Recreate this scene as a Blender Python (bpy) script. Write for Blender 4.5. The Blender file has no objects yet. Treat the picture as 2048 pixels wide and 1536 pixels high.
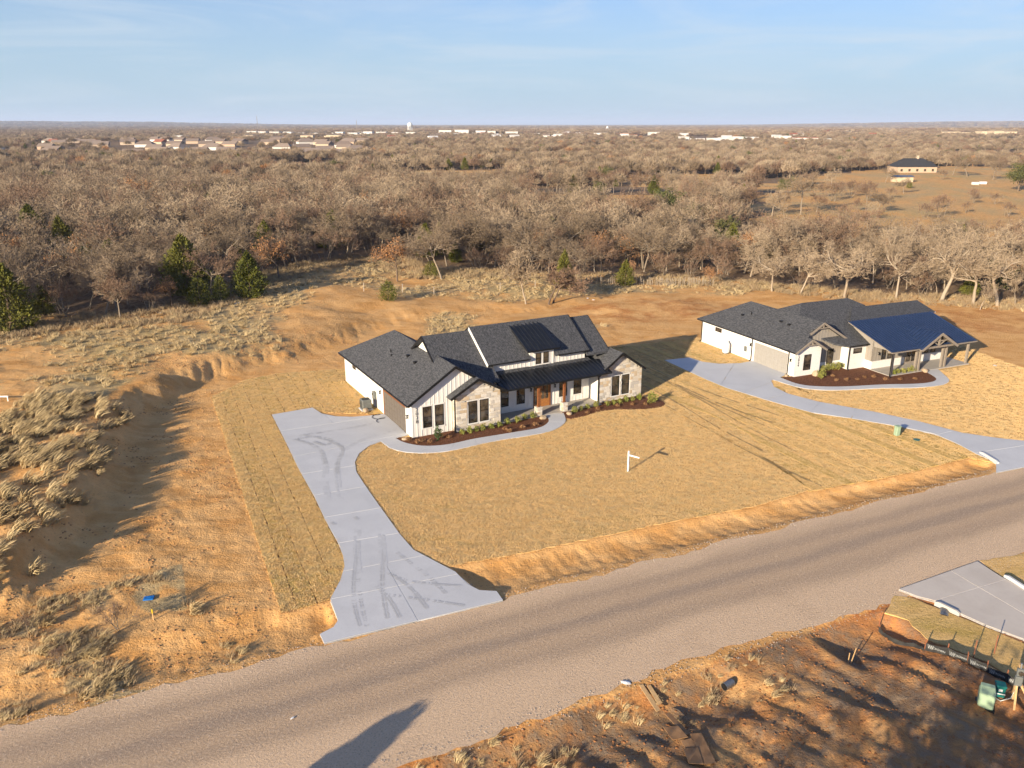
import bpy, bmesh, math, random
import numpy as np
from mathutils import Vector, Matrix
R = math.radians
SC = bpy.context.scene
# ---------------------------------------------------------------- camera, sky, sun, exposure
cd = bpy.data.cameras.new('camera'); cam = bpy.data.objects.new('camera', cd); SC.collection.objects.link(cam)
cam.location = (0, 0, 26.0); cam.rotation_euler = (R(90 - 17.8), 0, 0)
cd.sensor_width = 36.0; cd.lens = 36.0 * 1620 / 2048; cd.clip_end = 90000; cd.clip_start = 0.5
SC.camera = cam
SUN_EL, SUN_AZ = 15.5, 52.5          # shadows fall towards 52.5 deg from +X
w = bpy.data.worlds.new('World'); SC.world = w; w.use_nodes = True
nt = w.node_tree; N = nt.nodes; L = nt.links
for n in list(N): N.remove(n)
sky = N.new('ShaderNodeTexSky'); sky.sky_type = 'NISHITA'; sky.sun_disc = False
sky.sun_elevation = R(SUN_EL); sky.sun_rotation = R(270 - SUN_AZ); sky.altitude = 200; sky.air_density = 1.0; sky.dust_density = 0.6; sky.ozone_density = 2.0
tc = N.new('ShaderNodeTexCoord'); sp = N.new('ShaderNodeSeparateXYZ'); L.new(tc.outputs['Generated'], sp.inputs[0])
def wmath(op, a, b):
    m = N.new('ShaderNodeMath'); m.operation = op
    for i, v in enumerate((a, b)):
        if isinstance(v, (int, float)): m.inputs[i].default_value = v
        else: L.new(v, m.inputs[i])
    return m.outputs[0]
zz = wmath('ADD', wmath('MAXIMUM', sp.outputs[2], 0.0), 0.07)
cx = wmath('DIVIDE', sp.outputs[0], zz); cy = wmath('DIVIDE', sp.outputs[1], zz)
cb = N.new('ShaderNodeCombineXYZ'); L.new(cx, cb.inputs[0]); L.new(cy, cb.inputs[1])
def wnoise(rot, scl, sc, det, dist):
    mp = N.new('ShaderNodeMapping'); mp.inputs['Rotation'].default_value = (0, 0, R(rot)); mp.inputs['Scale'].default_value = scl
    L.new(cb.outputs[0], mp.inputs[0])
    t = N.new('ShaderNodeTexNoise'); t.inputs['Scale'].default_value = sc; t.inputs['Detail'].default_value = det; t.inputs['Distortion'].default_value = dist; t.inputs['Roughness'].default_value = 0.55
    L.new(mp.outputs[0], t.inputs[0]); return t.outputs[0]
def wramp(v, a, b, hi):
    m = N.new('ShaderNodeMapRange'); m.interpolation_type = 'SMOOTHSTEP'; m.inputs[1].default_value = a; m.inputs[2].default_value = b; m.inputs[4].default_value = hi
    L.new(v, m.inputs[0]); return m.outputs[0]
mpd = N.new('ShaderNodeMapping'); mpd.inputs['Rotation'].default_value = (0, R(-7), R(10)); mpd.inputs['Scale'].default_value = (1.6, 1.6, 13.0); L.new(tc.outputs['Generated'], mpd.inputs[0])
tn = N.new('ShaderNodeTexNoise'); tn.inputs['Scale'].default_value = 1.5; tn.inputs['Detail'].default_value = 7; tn.inputs['Distortion'].default_value = 1.1; tn.inputs['Roughness'].default_value = .6; L.new(mpd.outputs[0], tn.inputs[0])
c1 = wramp(tn.outputs[0], 0.42, 0.72, 1.0)
c2 = wramp(wnoise(20, (0.5, 0.6, 1), 0.10, 2, 0.3), 0.36, 0.62, 1.0)
cl = wmath('MULTIPLY', c1, c2)
cl = wmath('ADD', wmath('MULTIPLY', c1, 0.42), wmath('MULTIPLY', cl, 0.35))
mixc = N.new('ShaderNodeMix'); mixc.data_type = 'RGBA'
tint = N.new('ShaderNodeMix'); tint.data_type = 'RGBA'; tint.blend_type = 'MULTIPLY'; tint.inputs[0].default_value = 1; L.new(sky.outputs[0], tint.inputs[6]); tint.inputs[7].default_value = (.62, .82, 1.3, 1)
veil = N.new('ShaderNodeMix'); veil.data_type = 'RGBA'; L.new(wramp(sp.outputs[2], .30, -.03, .95), veil.inputs[0]); L.new(tint.outputs[2], veil.inputs[6]); veil.inputs[7].default_value = (3.7, 5.0, 6.0, 1)
L.new(cl, mixc.inputs[0]); L.new(veil.outputs[2], mixc.inputs[6]); mixc.inputs[7].default_value = (5.4, 6.0, 6.6, 1)
bg = N.new('ShaderNodeBackground'); bg.inputs[1].default_value = 0.066; wo = N.new('ShaderNodeOutputWorld')
L.new(mixc.outputs[2], bg.inputs[0]); L.new(bg.outputs[0], wo.inputs[0])
sl = bpy.data.lights.new('sun', 'SUN'); so = bpy.data.objects.new('sun', sl); SC.collection.objects.link(so)
sl.energy = 5.0; sl.angle = R(0.55); sl.color = (1.0, 0.85, 0.63)
sd = Vector((math.cos(R(SUN_AZ)) * math.cos(R(SUN_EL)), math.sin(R(SUN_AZ)) * math.cos(R(SUN_EL)), -math.sin(R(SUN_EL))))
so.rotation_euler = sd.to_track_quat('-Z', 'Y').to_euler()
SC.view_settings.view_transform = 'Standard'; SC.view_settings.look = 'None'; SC.view_settings.gamma = 1.0
SC.view_settings.exposure = 1.0
SC.render.engine = 'CYCLES'; SC.cycles.use_denoising = True; SC.cycles.adaptive_threshold = 0.02
SC.cycles.max_bounces = 5; SC.cycles.diffuse_bounces = 2; SC.cycles.glossy_bounces = 2; SC.cycles.volume_bounces = 1
SC.cycles.caustics_reflective = False; SC.cycles.caustics_refractive = False

HAZE = 6.5e-5
# ---------------------------------------------------------------- helpers
rng = np.random.default_rng(11); random.seed(5)
COL = SC.collection
def tag(o, label=None, cat=None, group=None, kind=None):
    if label: o['label'] = label
    if cat: o['category'] = cat
    if group: o['group'] = group
    if kind: o['kind'] = kind
    return o
def empty(name, loc=(0, 0, 0), rz=0.0, label=None, cat=None, group=None):
    o = bpy.data.objects.new(name, None); o.empty_display_size = 0.3; COL.objects.link(o)
    o.location = loc; o.rotation_euler = (0, 0, rz); return tag(o, label, cat, group)
def link(name, me, parent=None, loc=None, rot=None, scale=None):
    o = bpy.data.objects.new(name, me); COL.objects.link(o)
    if parent: o.parent = parent
    if loc is not None: o.location = loc
    if rot is not None: o.rotation_euler = rot
    if scale is not None: o.scale = scale
    return o
def np_mesh(name, V, F, mat=None, smooth=False):
    """V (n,3), F (m,k) with one k"""
    me = bpy.data.meshes.new(name); V = np.asarray(V, np.float32); F = np.asarray(F, np.int32); k = F.shape[1]
    me.vertices.add(len(V)); me.vertices.foreach_set('co', V.ravel())
    me.loops.add(F.size); me.loops.foreach_set('vertex_index', F.ravel())
    me.polygons.add(len(F)); me.polygons.foreach_set('loop_start', np.arange(0, F.size, k, dtype=np.int32))
    if smooth: me.polygons.foreach_set('use_smooth', np.ones(len(F), bool))
    me.update(calc_edges=True)
    if mat: me.materials.append(mat)
    return me
class MB:
    def __init__(s): s.v = []; s.f = []
    def quad(s, *p):
        n = len(s.v); s.v += [tuple(q) for q in p]; s.f.append(tuple(range(n, n + len(p)))); return s
    def box(s, a, b):
        (x0, y0, z0), (x1, y1, z1) = a, b
        n = len(s.v); s.v += [(x0, y0, z0), (x1, y0, z0), (x1, y1, z0), (x0, y1, z0), (x0, y0, z1), (x1, y0, z1), (x1, y1, z1), (x0, y1, z1)]
        s.f += [tuple(n + i for i in q) for q in ((3, 2, 1, 0), (4, 5, 6, 7), (0, 1, 5, 4), (1, 2, 6, 5), (2, 3, 7, 6), (3, 0, 4, 7))]; return s
    def prism(s, pts, vec):
        """polygon (3-D points) extruded by vec"""
        n = len(s.v); k = len(pts); s.v += [tuple(p) for p in pts] + [tuple(p[i] + vec[i] for i in range(3)) for p in pts]
        s.f.append(tuple(range(n, n + k))); s.f.append(tuple(range(n + 2 * k - 1, n + k - 1, -1)))
        for i in range(k): j = (i + 1) % k; s.f.append((n + j, n + i, n + k + i, n + k + j))
        return s
    def bar(s, p, q, w, h=None, up=(0, 0, 1)):
        p = Vector(p); q = Vector(q); h = h or w; d = (q - p).normalized(); u = Vector(up)
        if abs(d.dot(u)) > 0.98: u = Vector((0, 1, 0))
        x = d.cross(u).normalized() * (w / 2); y = x.cross(d).normalized() * (h / 2)
        return s.prism([p - x - y, p + x - y, p + x + y, p - x + y], q - p)
    def tube(s, pts, r, n=8, cap=True):
        pts = [Vector(p) for p in pts]; base = len(s.v); rr = r if isinstance(r, (list, tuple)) else [r] * len(pts)
        for i, p in enumerate(pts):
            d = (pts[min(i + 1, len(pts) - 1)] - pts[max(i - 1, 0)]).normalized(); u = Vector((0, 0, 1)) if abs(d.z) < .9 else Vector((1, 0, 0))
            x = d.cross(u).normalized(); y = x.cross(d)
            for j in range(n):
                a = 2 * math.pi * j / n; s.v.append(tuple(p + (x * math.cos(a) + y * math.sin(a)) * rr[i]))
        for i in range(len(pts) - 1):
            for j in range(n):
                a = base + i * n + j; b = base + i * n + (j + 1) % n; s.f.append((a, b, b + n, a + n))
        if cap:
            s.f.append(tuple(base + j for j in range(n - 1, -1, -1))); m = base + (len(pts) - 1) * n; s.f.append(tuple(m + j for j in range(n)))
        return s
    def mesh(s, name, mat, bevel=0, fix=True):
        me = bpy.data.meshes.new(name); me.from_pydata(s.v, [], s.f); 
        if fix or bevel:
            bm = bmesh.new(); bm.from_mesh(me); bmesh.ops.recalc_face_normals(bm, faces=bm.faces)
            if bevel: bmesh.ops.bevel(bm, geom=bm.edges, offset=bevel, segments=1, affect='EDGES')
            bm.to_mesh(me); bm.free()
        me.materials.append(mat); return me
    def build(s, name, mat, parent=None, bevel=0, **k): return link(name, s.mesh(name, mat, bevel), parent, **k)
# numpy noise
def _h(ix, iy, seed):
    n = (ix.astype(np.int64) * 374761393 + iy.astype(np.int64) * 668265263 + seed * 1442695041) & 0x7fffffff
    n = ((n ^ (n >> 13)) * 1274126177) & 0x7fffffff
    return ((n ^ (n >> 16)) & 0xffff) / 65535.0
def vnoise(x, y, seed=0):
    x = np.asarray(x, float); y = np.asarray(y, float); ix = np.floor(x); iy = np.floor(y); fx = x - ix; fy = y - iy
    fx = fx * fx * (3 - 2 * fx); fy = fy * fy * (3 - 2 * fy); ix = ix.astype(np.int64); iy = iy.astype(np.int64)
    a = _h(ix, iy, seed); b = _h(ix + 1, iy, seed); c = _h(ix, iy + 1, seed); d = _h(ix + 1, iy + 1, seed)
    return (a * (1 - fx) + b * fx) * (1 - fy) + (c * (1 - fx) + d * fx) * fy
def fbm(x, y, seed=0, o=4):
    s = 0; a = .5; t = 0
    for i in range(o): s = s + a * vnoise(x * 2 ** i + 17.3 * i, y * 2 ** i - 9.1 * i, seed + i); t += a; a *= .5
    return s / t
def sst(a, b, x): t = np.clip((x - a) / (b - a), 0, 1); return t * t * (3 - 2 * t)
def inside(poly, x, y):
    r = np.zeros(np.shape(x), bool); n = len(poly)
    for i in range(n):
        x0, y0 = poly[i]; x1, y1 = poly[(i + 1) % n]
        if y0 == y1: continue
        c = ((y0 > y) != (y1 > y)) & (x < (x1 - x0) * (y - y0) / (y1 - y0) + x0); r ^= c
    return r
def pdist(line, x, y, closed=False):
    d = np.full(np.shape(x), 1e9); n = len(line)
    for i in range(n if closed else n - 1):
        ax, ay = line[i]; bx, by = line[(i + 1) % n]; ux, uy = bx - ax, by - ay; l2 = ux * ux + uy * uy + 1e-9
        t = np.clip(((x - ax) * ux + (y - ay) * uy) / l2, 0, 1); d = np.minimum(d, np.hypot(x - ax - t * ux, y - ay - t * uy))
    return d
def sdist(poly, x, y): d = pdist(poly, x, y, True); return np.where(inside(poly, x, y), -d, d)
def clip(poly, px, py, nx, ny):
    """keep the side where (p-P).n >= 0"""
    out = []
    for i in range(len(poly)):
        a = poly[i]; b = poly[(i + 1) % len(poly)]; da = (a[0] - px) * nx + (a[1] - py) * ny; db = (b[0] - px) * nx + (b[1] - py) * ny
        if da >= 0: out.append(a)
        if (da >= 0) != (db >= 0): t = da / (da - db); out.append((a[0] + t * (b[0] - a[0]), a[1] + t * (b[1] - a[1])))
    return out
def area(p): return abs(sum(p[i][0] * p[(i + 1) % len(p)][1] - p[(i + 1) % len(p)][0] * p[i][1] for i in range(len(p)))) / 2
def rough_edge(poly, step=0.5, jit=0.05):
    out = []
    for i in range(len(poly)):
        a = poly[i]; b = poly[(i + 1) % len(poly)]; l = math.hypot(b[0] - a[0], b[1] - a[1]); k = max(1, int(l / step))
        for j in range(k): t = j / k; out.append((a[0] + (b[0] - a[0]) * t + random.uniform(-jit, jit), a[1] + (b[1] - a[1]) * t + random.uniform(-jit, jit)))
    return out
def smooth(poly, it=2, closed=True):
    for _ in range(it):
        q = []; n = len(poly)
        for i in range(n if closed else n - 1):
            a = poly[i]; b = poly[(i + 1) % n]; q += [(a[0] * .75 + b[0] * .25, a[1] * .75 + b[1] * .25), (a[0] * .25 + b[0] * .75, a[1] * .25 + b[1] * .75)]
        if not closed: q = [poly[0]] + q + [poly[-1]]
        poly = q
    return poly
def slab(name, poly, z0, z1, mat, parent=None, bevel=0):
    return MB().prism([(p[0], p[1], z0) for p in poly], (0, 0, z1 - z0)).build(name, mat, parent, bevel)

# ---------------------------------------------------------------- materials
class MT:
    def __init__(s, name, rough=0.9, spec=0.3):
        s.m = bpy.data.materials.new(name); s.m.use_nodes = True; s.n = s.m.node_tree.nodes; s.l = s.m.node_tree.links
        s.b = s.n['Principled BSDF']; s.b.inputs['Roughness'].default_value = rough; s.b.inputs['Specular IOR Level'].default_value = spec
        g = s.n.new('ShaderNodeNewGeometry'); s.pos = g.outputs['Position']; t = s.n.new('ShaderNodeTexCoord'); s.obj = t.outputs['Object']
    def map(s, src, rot=0, scale=(1, 1, 1)):
        m = s.n.new('ShaderNodeMapping'); m.inputs['Rotation'].default_value = (0, 0, R(rot)); m.inputs['Scale'].default_value = scale; s.l.new(src, m.inputs[0]); return m.outputs[0]
    def noise(s, src, sc, det=4, rough=.55, dist=0):
        t = s.n.new('ShaderNodeTexNoise'); t.inputs['Scale'].default_value = sc; t.inputs['Detail'].default_value = det; t.inputs['Roughness'].default_value = rough; t.inputs['Distortion'].default_value = dist
        s.l.new(src, t.inputs[0]); return t.outputs[0]
    def ramp(s, v, a, b, lo=0., hi=1.):
        m = s.n.new('ShaderNodeMapRange'); m.interpolation_type = 'SMOOTHSTEP'; s.l.new(v, m.inputs[0])
        for i, q in enumerate((a, b, lo, hi)): m.inputs[i + 1].default_value = q
        return m.outputs[0]
    def math(s, op, a, b=0.):
        m = s.n.new('ShaderNodeMath'); m.operation = op
        for i, v in enumerate((a, b)):
            if isinstance(v, (int, float)): m.inputs[i].default_value = v
            else: s.l.new(v, m.inputs[i])
        return m.outputs[0]
    def mix(s, f, a, b, mode='MIX'):
        m = s.n.new('ShaderNodeMix'); m.data_type = 'RGBA'; m.blend_type = mode
        for i, v in ((0, f), (6, a), (7, b)):
            if isinstance(v, (int, float)): m.inputs[i].default_value = v
            elif isinstance(v, tuple): m.inputs[i].default_value = (*v[:3], 1)
            else: s.l.new(v, m.inputs[i])
        return m.outputs[2]
    def sep(s, v): m = s.n.new('ShaderNodeSeparateXYZ'); s.l.new(v, m.inputs[0]); return m.outputs
    def attr(s, name): m = s.n.new('ShaderNodeAttribute'); m.attribute_name = name; return m
    def rand(s): return s.n.new('ShaderNodeObjectInfo').outputs['Random']
    def bump(s, v, strength=.5, dist=.05):
        m = s.n.new('ShaderNodeBump'); m.inputs['Strength'].default_value = strength; m.inputs['Distance'].default_value = dist; s.l.new(v, m.inputs['Height']); 
        s.l.new(m.outputs[0], s.b.inputs['Normal']); return s
    def done(s, col):
        if isinstance(col, tuple): s.b.inputs['Base Color'].default_value = (*col[:3], 1)
        else: s.l.new(col, s.b.inputs['Base Color'])
        return s.m
def simple(name, c1, c2=None, sc=3, rough=.8, spec=.3, bump=0, bsc=20, metal=0, src='obj', det=4):
    t = MT(name, rough, spec); s = t.obj if src == 'obj' else t.pos
    t.b.inputs['Metallic'].default_value = metal
    c2 = c2 or tuple(x * .82 for x in c1); col = t.mix(t.ramp(t.noise(s, sc, det), .3, .7), c1, c2)
    if bump: t.bump(t.noise(s, bsc, 4), bump, .02)
    return t.done(col)
def varied(name, c1, c2, rough=.85, sc=1.2, spec=.2):
    """colour varies from copy to copy and inside"""
    t = MT(name, rough, spec); f = t.math('ADD', t.math('MULTIPLY', t.rand(), .75), t.math('MULTIPLY', t.noise(t.obj, sc, 3), .25)); return t.done(t.mix(f, c1, c2))
ROAD = 24.9
mroad = MT('chip_seal', .95, .2); rp = mroad.map(mroad.pos, -ROAD); y = mroad.sep(rp)[1]
n1 = mroad.noise(mroad.map(rp, 0, (.16, .6, 1)), .8, 4, .6, .3); n2 = mroad.noise(mroad.pos, 7, 6, .8)
def band(c, wd): return mroad.ramp(mroad.math('ABSOLUTE', mroad.math('SUBTRACT', mroad.math('ADD', y, mroad.math('MULTIPLY', n1, 1.6)), c)), wd, 0.0)
YC = 40.75 * math.cos(R(ROAD))
core = mroad.ramp(mroad.math('ABSOLUTE', mroad.math('SUBTRACT', mroad.math('ADD', y, mroad.math('MULTIPLY', n1, 2.2)), YC - 3.6 + 1.1)), 3.6, 1.6)
trk = mroad.math('MAXIMUM', mroad.math('MULTIPLY', band(YC - 1.9 + .8, .8), .55), mroad.math('MAXIMUM', band(YC - 3.7 + .8, .8), mroad.math('MULTIPLY', band(YC - 5.6 + .8, .9), .45)))
col = mroad.mix(core, (.64, .455, .29), (.485, .34, .215)); col = mroad.mix(mroad.math('MULTIPLY', trk, .6), col, (.27, .205, .155))
col = mroad.mix(mroad.ramp(mroad.noise(mroad.pos, .35, 4), .52, .75, 0, .35), col, (.44, .30, .19))
col = mroad.mix(mroad.ramp(n2, .48, .68, 0, .6), col, (.70, .55, .40)); col = mroad.mix(mroad.ramp(mroad.noise(mroad.pos, 11, 5, .8), .5, .68, 0, .6), col, (.16, .125, .10))
M_ROAD = mroad.bump(n2, .8, .05).done(col)
def concrete(name, c, stain):
    t = MT(name, .8, .3); s = t.noise(t.pos, .45, 5, .6, .4); col = t.mix(t.ramp(s, .35, .7, 0, .55), c, stain)
    col = t.mix(t.ramp(t.noise(t.pos, 6, 5), .45, .8, 0, .25), col, tuple(x * .72 for x in c)); col = t.mix(t.math('MULTIPLY', t.rand(), .25), col, tuple(x * .8 for x in c))
    return t.bump(t.noise(t.pos, 40, 3), .15, .01).done(col)
M_CONC = concrete('pale_concrete', (.56, .56, .56), (.47, .47, .475)); M_CONC2 = concrete('weathered_concrete', (.56, .50, .43), (.45, .39, .33)); M_JOINT = simple('joint_concrete', (.60, .61, .63))
M_HEAD = concrete('headwall_concrete', (.55, .51, .46), (.44, .38, .31))
def turf(name, base, pale, green, gscale=.22, gth=.56, sv=.15):
    t = MT(name, .95, .1); big = t.noise(t.map(t.pos, -25, (.55, 1.3, 1)), gscale, 4, .6); mid = t.noise(t.map(t.pos, -25, (.45, 1.1, 1)), 1.5, 5, .7); fine = t.noise(t.pos, 5.5, 5, .8)
    col = t.mix(t.ramp(mid, .35, .68), base, pale); col = t.mix(t.ramp(big, gth, gth + .2, 0, .75), col, green)
    col = t.mix(t.ramp(fine, .47, .64, 0, .45), col, tuple(x * .5 for x in base)); col = t.mix(t.ramp(t.noise(t.pos, 3.1, 5, .75), .52, .68, 0, .5), col, tuple(min(1, x * 1.25) for x in pale)); col = t.mix(t.math('MULTIPLY', t.rand(), sv), col, green); stre = t.noise(t.map(t.pos, -28, (.05, 1.0, 1)), 1.1, 4, .6); col = t.mix(t.ramp(stre, .5, .7, 0, .25), col, tuple(x * .72 for x in base))
    return t.bump(t.math('ADD', fine, t.math('MULTIPLY', mid, .8)), .9, .07).done(col)
M_TURF = turf('dormant_turf', (.63, .395, .16), (.75, .49, .22), (.41, .29, .085)); M_TURF2 = turf('dormant_sod_greener', (.63, .395, .15), (.75, .49, .21), (.37, .27, .065), .35, .52, .5)
M_MULCH = MT('bark_mulch', .95, .1); n = M_MULCH.noise(M_MULCH.pos, 9, 4, .7); M_MULCH = M_MULCH.bump(n, 1, .06).done(M_MULCH.mix(M_MULCH.ramp(n, .35, .65), (.085, .035, .018), (.22, .10, .055)))
# ground: zone.r = straw cover, zone.g = red earth, zone.b = leaf litter; shade of the soil itself only
t = MT('open_ground', .97, .1); za = t.attr('zone'); zr, zg, zb = t.sep(za.outputs['Vector'])
nb = t.noise(t.pos, .35, 5, .6, .3); nm = t.noise(t.pos, 1.7, 5, .65); nf = t.noise(t.pos, 7, 5, .7); nst = t.noise(t.map(t.pos, -12, (.18, 1.0, 1)), 1.4, 4, .6)
soil = t.mix(t.ramp(nb, .35, .68), (.69, .395, .155), (.58, .295, .095)); soil = t.mix(t.ramp(nst, .45, .72, 0, .5), soil, (.76, .475, .21))
red = t.mix(t.ramp(nm, .35, .7), (.50, .21, .07), (.33, .125, .045)); col = t.mix(t.ramp(t.math('ADD', zg, t.math('MULTIPLY', t.math('SUBTRACT', nb, .5), .9)), .25, .75), soil, red)
straw = t.mix(t.ramp(nm, .35, .68), (.55, .40, .20), (.39, .265, .125)); straw = t.mix(t.ramp(t.noise(t.pos, .03, 3), .5, .65, 0, .4), straw, (.42, .32, .12))
col = t.mix(t.ramp(t.math('ADD', zr, t.math('MULTIPLY', t.math('SUBTRACT', nm, .5), .9)), .3, .7), col, straw)
lit = t.mix(t.ramp(nm, .35, .65), (.17, .11, .065), (.27, .19, .12)); col = t.mix(t.ramp(t.math('ADD', zb, t.math('MULTIPLY', t.math('SUBTRACT', nm, .5), .6)), .3, .7), col, lit)
col = t.mix(t.ramp(nf, .5, .75, 0, .45), col, (.26, .14, .065))
M_GROUND = t.bump(t.math('ADD', t.math('MULTIPLY', nf, .7), nm), .8, .12).done(col)
def bark(name, c1, c2): return varied(name, c1, c2, .9, 2.)
M_BARK = bark('grey_bark', (.20, .16, .12), (.28, .225, .165)); M_TWIG = varied('grey_brown_twigs', (.32, .24, .16), (.16, .117, .078), .9)
M_PALEB = bark('pale_bark', (.38, .31, .23), (.30, .235, .17)); M_PALET = varied('pale_twigs', (.42, .32, .215), (.28, .21, .14))
M_DARKB = bark('dark_bark', (.13, .09, .065), (.18, .13, .09)); M_ROSET = varied('reddish_brown_twigs', (.27, .175, .115), (.155, .10, .067))
M_LEAF = varied('dry_russet_leaves', (.36, .17, .065), (.42, .235, .115)); M_CEDAR = varied('cedar_foliage', (.095, .105, .018), (.16, .15, .03), .8, .9); M_OAKG = varied('live_oak_leaves', (.085, .095, .03), (.125, .12, .045))
M_STRAW = varied('dry_grass_blades', (.58, .45, .25), (.40, .29, .15)); M_LAWNB = varied('lawn_blades', (.74, .52, .26), (.58, .38, .165)); M_WEED = varied('dead_weed_stems', (.30, .21, .12), (.40, .30, .18)); M_BOX = varied('yellow_green_leaves', (.17, .19, .035), (.27, .25, .07)); M_DKLEAF = varied('dark_green_leaves', (.035, .06, .02), (.07, .10, .035)); M_DRYP = varied('rust_dry_leaves', (.22, .11, .05), (.30, .17, .08))
t = MT('charcoal_shingles', .9, .25); br = t.n.new('ShaderNodeTexBrick'); t.l.new(t.map(t.obj, 0, (1, 1, 1)), br.inputs[0]); 
sn = t.noise(t.map(t.obj, 0, (3, 1.2, 2.2)), 2.6, 5, .75); so_ = t.noise(t.obj, 14, 3, .7); col = t.mix(t.ramp(sn, .38, .66), (.034, .035, .039), (.105, .105, .11)); col = t.mix(t.ramp(so_, .5, .72, 0, .6), col, (.15, .15, .15))
t.n.remove(br); M_SHING = t.bump(t.math('ADD', sn, so_), .7, .03).done(col)
M_METALR = simple('dark_standing_seam', (.018, .02, .026), (.026, .028, .034), 1.5, .32, .6, metal=.35); M_METALB = simple('blue_black_standing_seam', (.024, .044, .105), (.032, .055, .125), 1.5, .3, .6, metal=.35)
M_WHITE = simple('white_painted_siding', (.74, .71, .66), (.70, .67, .62), 1.2, .7); M_GREYS = simple('warm_grey_siding', (.30, .265, .225), (.27, .24, .205), 1.5, .7); M_BRICKW = simple('white_painted_brick', (.74, .71, .67), (.68, .65, .61), 4, .8, bump=.4, bsc=14)
M_MORTAR = simple('pale_mortar', (.55, .50, .43)); M_ST = [simple('cream_stone', (.62, .55, .45), (.53, .46, .37), 5, bump=.5), simple('tan_stone', (.56, .44, .30), (.48, .37, .25), 5, bump=.5), simple('grey_stone', (.50, .46, .41), (.42, .38, .33), 5, bump=.5), simple('pale_stone', (.68, .63, .55), (.6, .54, .46), 5, bump=.5)]
M_BLACK = simple('black_metal', (.012, .012, .013), rough=.5); M_CEDARW = simple('stained_timber', (.22, .085, .03), (.16, .055, .02), 6, .6); M_GDOOR = simple('taupe_garage_door', (.135, .115, .095), (.12, .10, .085), 4, .6); M_GDOOR2 = simple('beige_garage_door', (.32, .295, .265), (.29, .27, .24), 4, .6); M_GREYT = simple('greige_timber', (.27, .225, .18), (.22, .185, .15), 5, .75)
t = MT('window_glass', .05, .9); M_GLASS = t.done(t.mix(t.ramp(t.noise(t.obj, 1.3, 2), .35, .7), (.02, .018, .016), (.11, .085, .06)))
M_BLIND = simple('pale_interior', (.35, .36, .30)); M_PFLOOR = simple('porch_concrete', (.42, .38, .33), (.36, .33, .29), 2)
M_GALV = simple('galvanised_steel', (.32, .33, .33), (.22, .22, .22), 8, .45, .5, metal=.7); M_ACG = simple('grey_condenser_steel', (.20, .21, .20), (.16, .17, .16), 5, .5, metal=.3); M_UGREEN = simple('utility_green_paint', (.30, .40, .27), (.26, .35, .23), 2, .5); M_TEAL = simple('dark_teal_paint', (.01, .13, .12), rough=.5); M_PRINT = simple('grey_print', (.42, .43, .42)); M_PVCW = simple('white_plastic', (.78, .78, .76), rough=.5)
M_STAKE = simple('raw_pine', (.55, .36, .17), (.45, .28, .13), 9); M_PLY = simple('muddy_plywood', (.36, .20, .09), (.24, .13, .06), 2.5); M_BLUE = simple('blue_plastic', (.01, .16, .50), rough=.45); M_YEL = simple('yellow_paint', (.65, .45, .02)); M_FABRIC = simple('black_silt_fabric', (.02, .02, .021), (.045, .042, .038), 3); M_REDST = simple('red_brown_stake', (.33, .12, .06)); M_ROCK = simple('tan_boulder', (.47, .35, .23), (.36, .27, .18), 4, bump=.6); M_GRAVEL = varied('crushed_stone', (.50, .43, .36), (.32, .25, .2)); M_CLOD = varied('earth_clods', (.44, .24, .10), (.30, .15, .065)); M_CLODR = varied('red_earth_clods', (.33, .15, .06), (.24, .105, .042)); M_POST = simple('weathered_post', (.38, .32, .25), (.26, .21, .16), 6)
M_TYRE = simple('tyre_dust', (.40, .40, .40), (.47, .47, .47), 3, src='pos'); M_SMEAR = simple('tyre_smear', (.47, .47, .47), (.52, .52, .52), 3, src='pos'); M_DOORW = simple('oak_door', (.40, .17, .05), (.30, .12, .035), 6, .5)

# ---------------------------------------------------------------- ground plan (metres; camera foot at 0,0)
TH = R(ROAD); RD = (math.cos(TH), math.sin(TH)); RN = (-math.sin(TH), math.cos(TH)); RO = (0.0, 40.75)
def road_xy(al, off): return (RO[0] + RD[0] * al + RN[0] * off, RO[1] + RD[1] * al + RN[1] * off)
def road_off(x, y): return (x - RO[0]) * RN[0] + (y - RO[1]) * RN[1]
def road_al(x, y): return (x - RO[0]) * RD[0] + (y - RO[1]) * RD[1]
DRIVE1 = [(-22.48, 71.35), (-19.15, 73.31), (-17.86, 71.62), (-16.44, 70.87), (-14.83, 70.73), (-13.26, 71.07), (-11.98, 71.62), (-9.1, 66.11), (-10.1, 65.4), (-9.37, 64.48), (-10.19, 63.02), (-11.23, 64.59), (-12.07, 63.68), (-12.64, 61.94), (-12.65, 60.18), (-12.17, 58.22), (-11.18, 56.0), (-9.45, 52.31), (-7.43, 48.11), (-6.3, 46.06), (-4.66, 44.51), (-3.44, 43.39), (-2.63, 41.99), (-1.9, 41.34), (-0.9, 41.24), (-0.51, 40.3), (-9.84, 36.28), (-10.25, 37.07), (-9.66, 37.7), (-9.54, 38.3), (-10.41, 40.46), (-10.24, 42.43), (-10.3, 44.03), (-10.68, 45.43), (-11.21, 46.77), (-12.86, 50.24), (-14.36, 53.68), (-16.99, 59.18), (-19.24, 64.25)]
WALK1U = [(-10.2, 65.52), (-9.36, 64.41), (-7.91, 63.62), (-6.57, 63.57), (-5.12, 64.02), (-3.37, 65.22), (-1.42, 66.05), (0.89, 67.11), (2.48, 67.77), (3.32, 69.09), (3.42, 70.27), (3.1, 71.48)]
WALK1L = [(-11.31, 64.82), (-10.21, 63.02), (-8.92, 62.2), (-7.15, 61.97), (-5.44, 62.37), (-3.59, 63.46), (-1.39, 64.82), (1.66, 66.05), (3.55, 67.11), (4.56, 68.45), (5.01, 69.79), (4.85, 71.76)]
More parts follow.
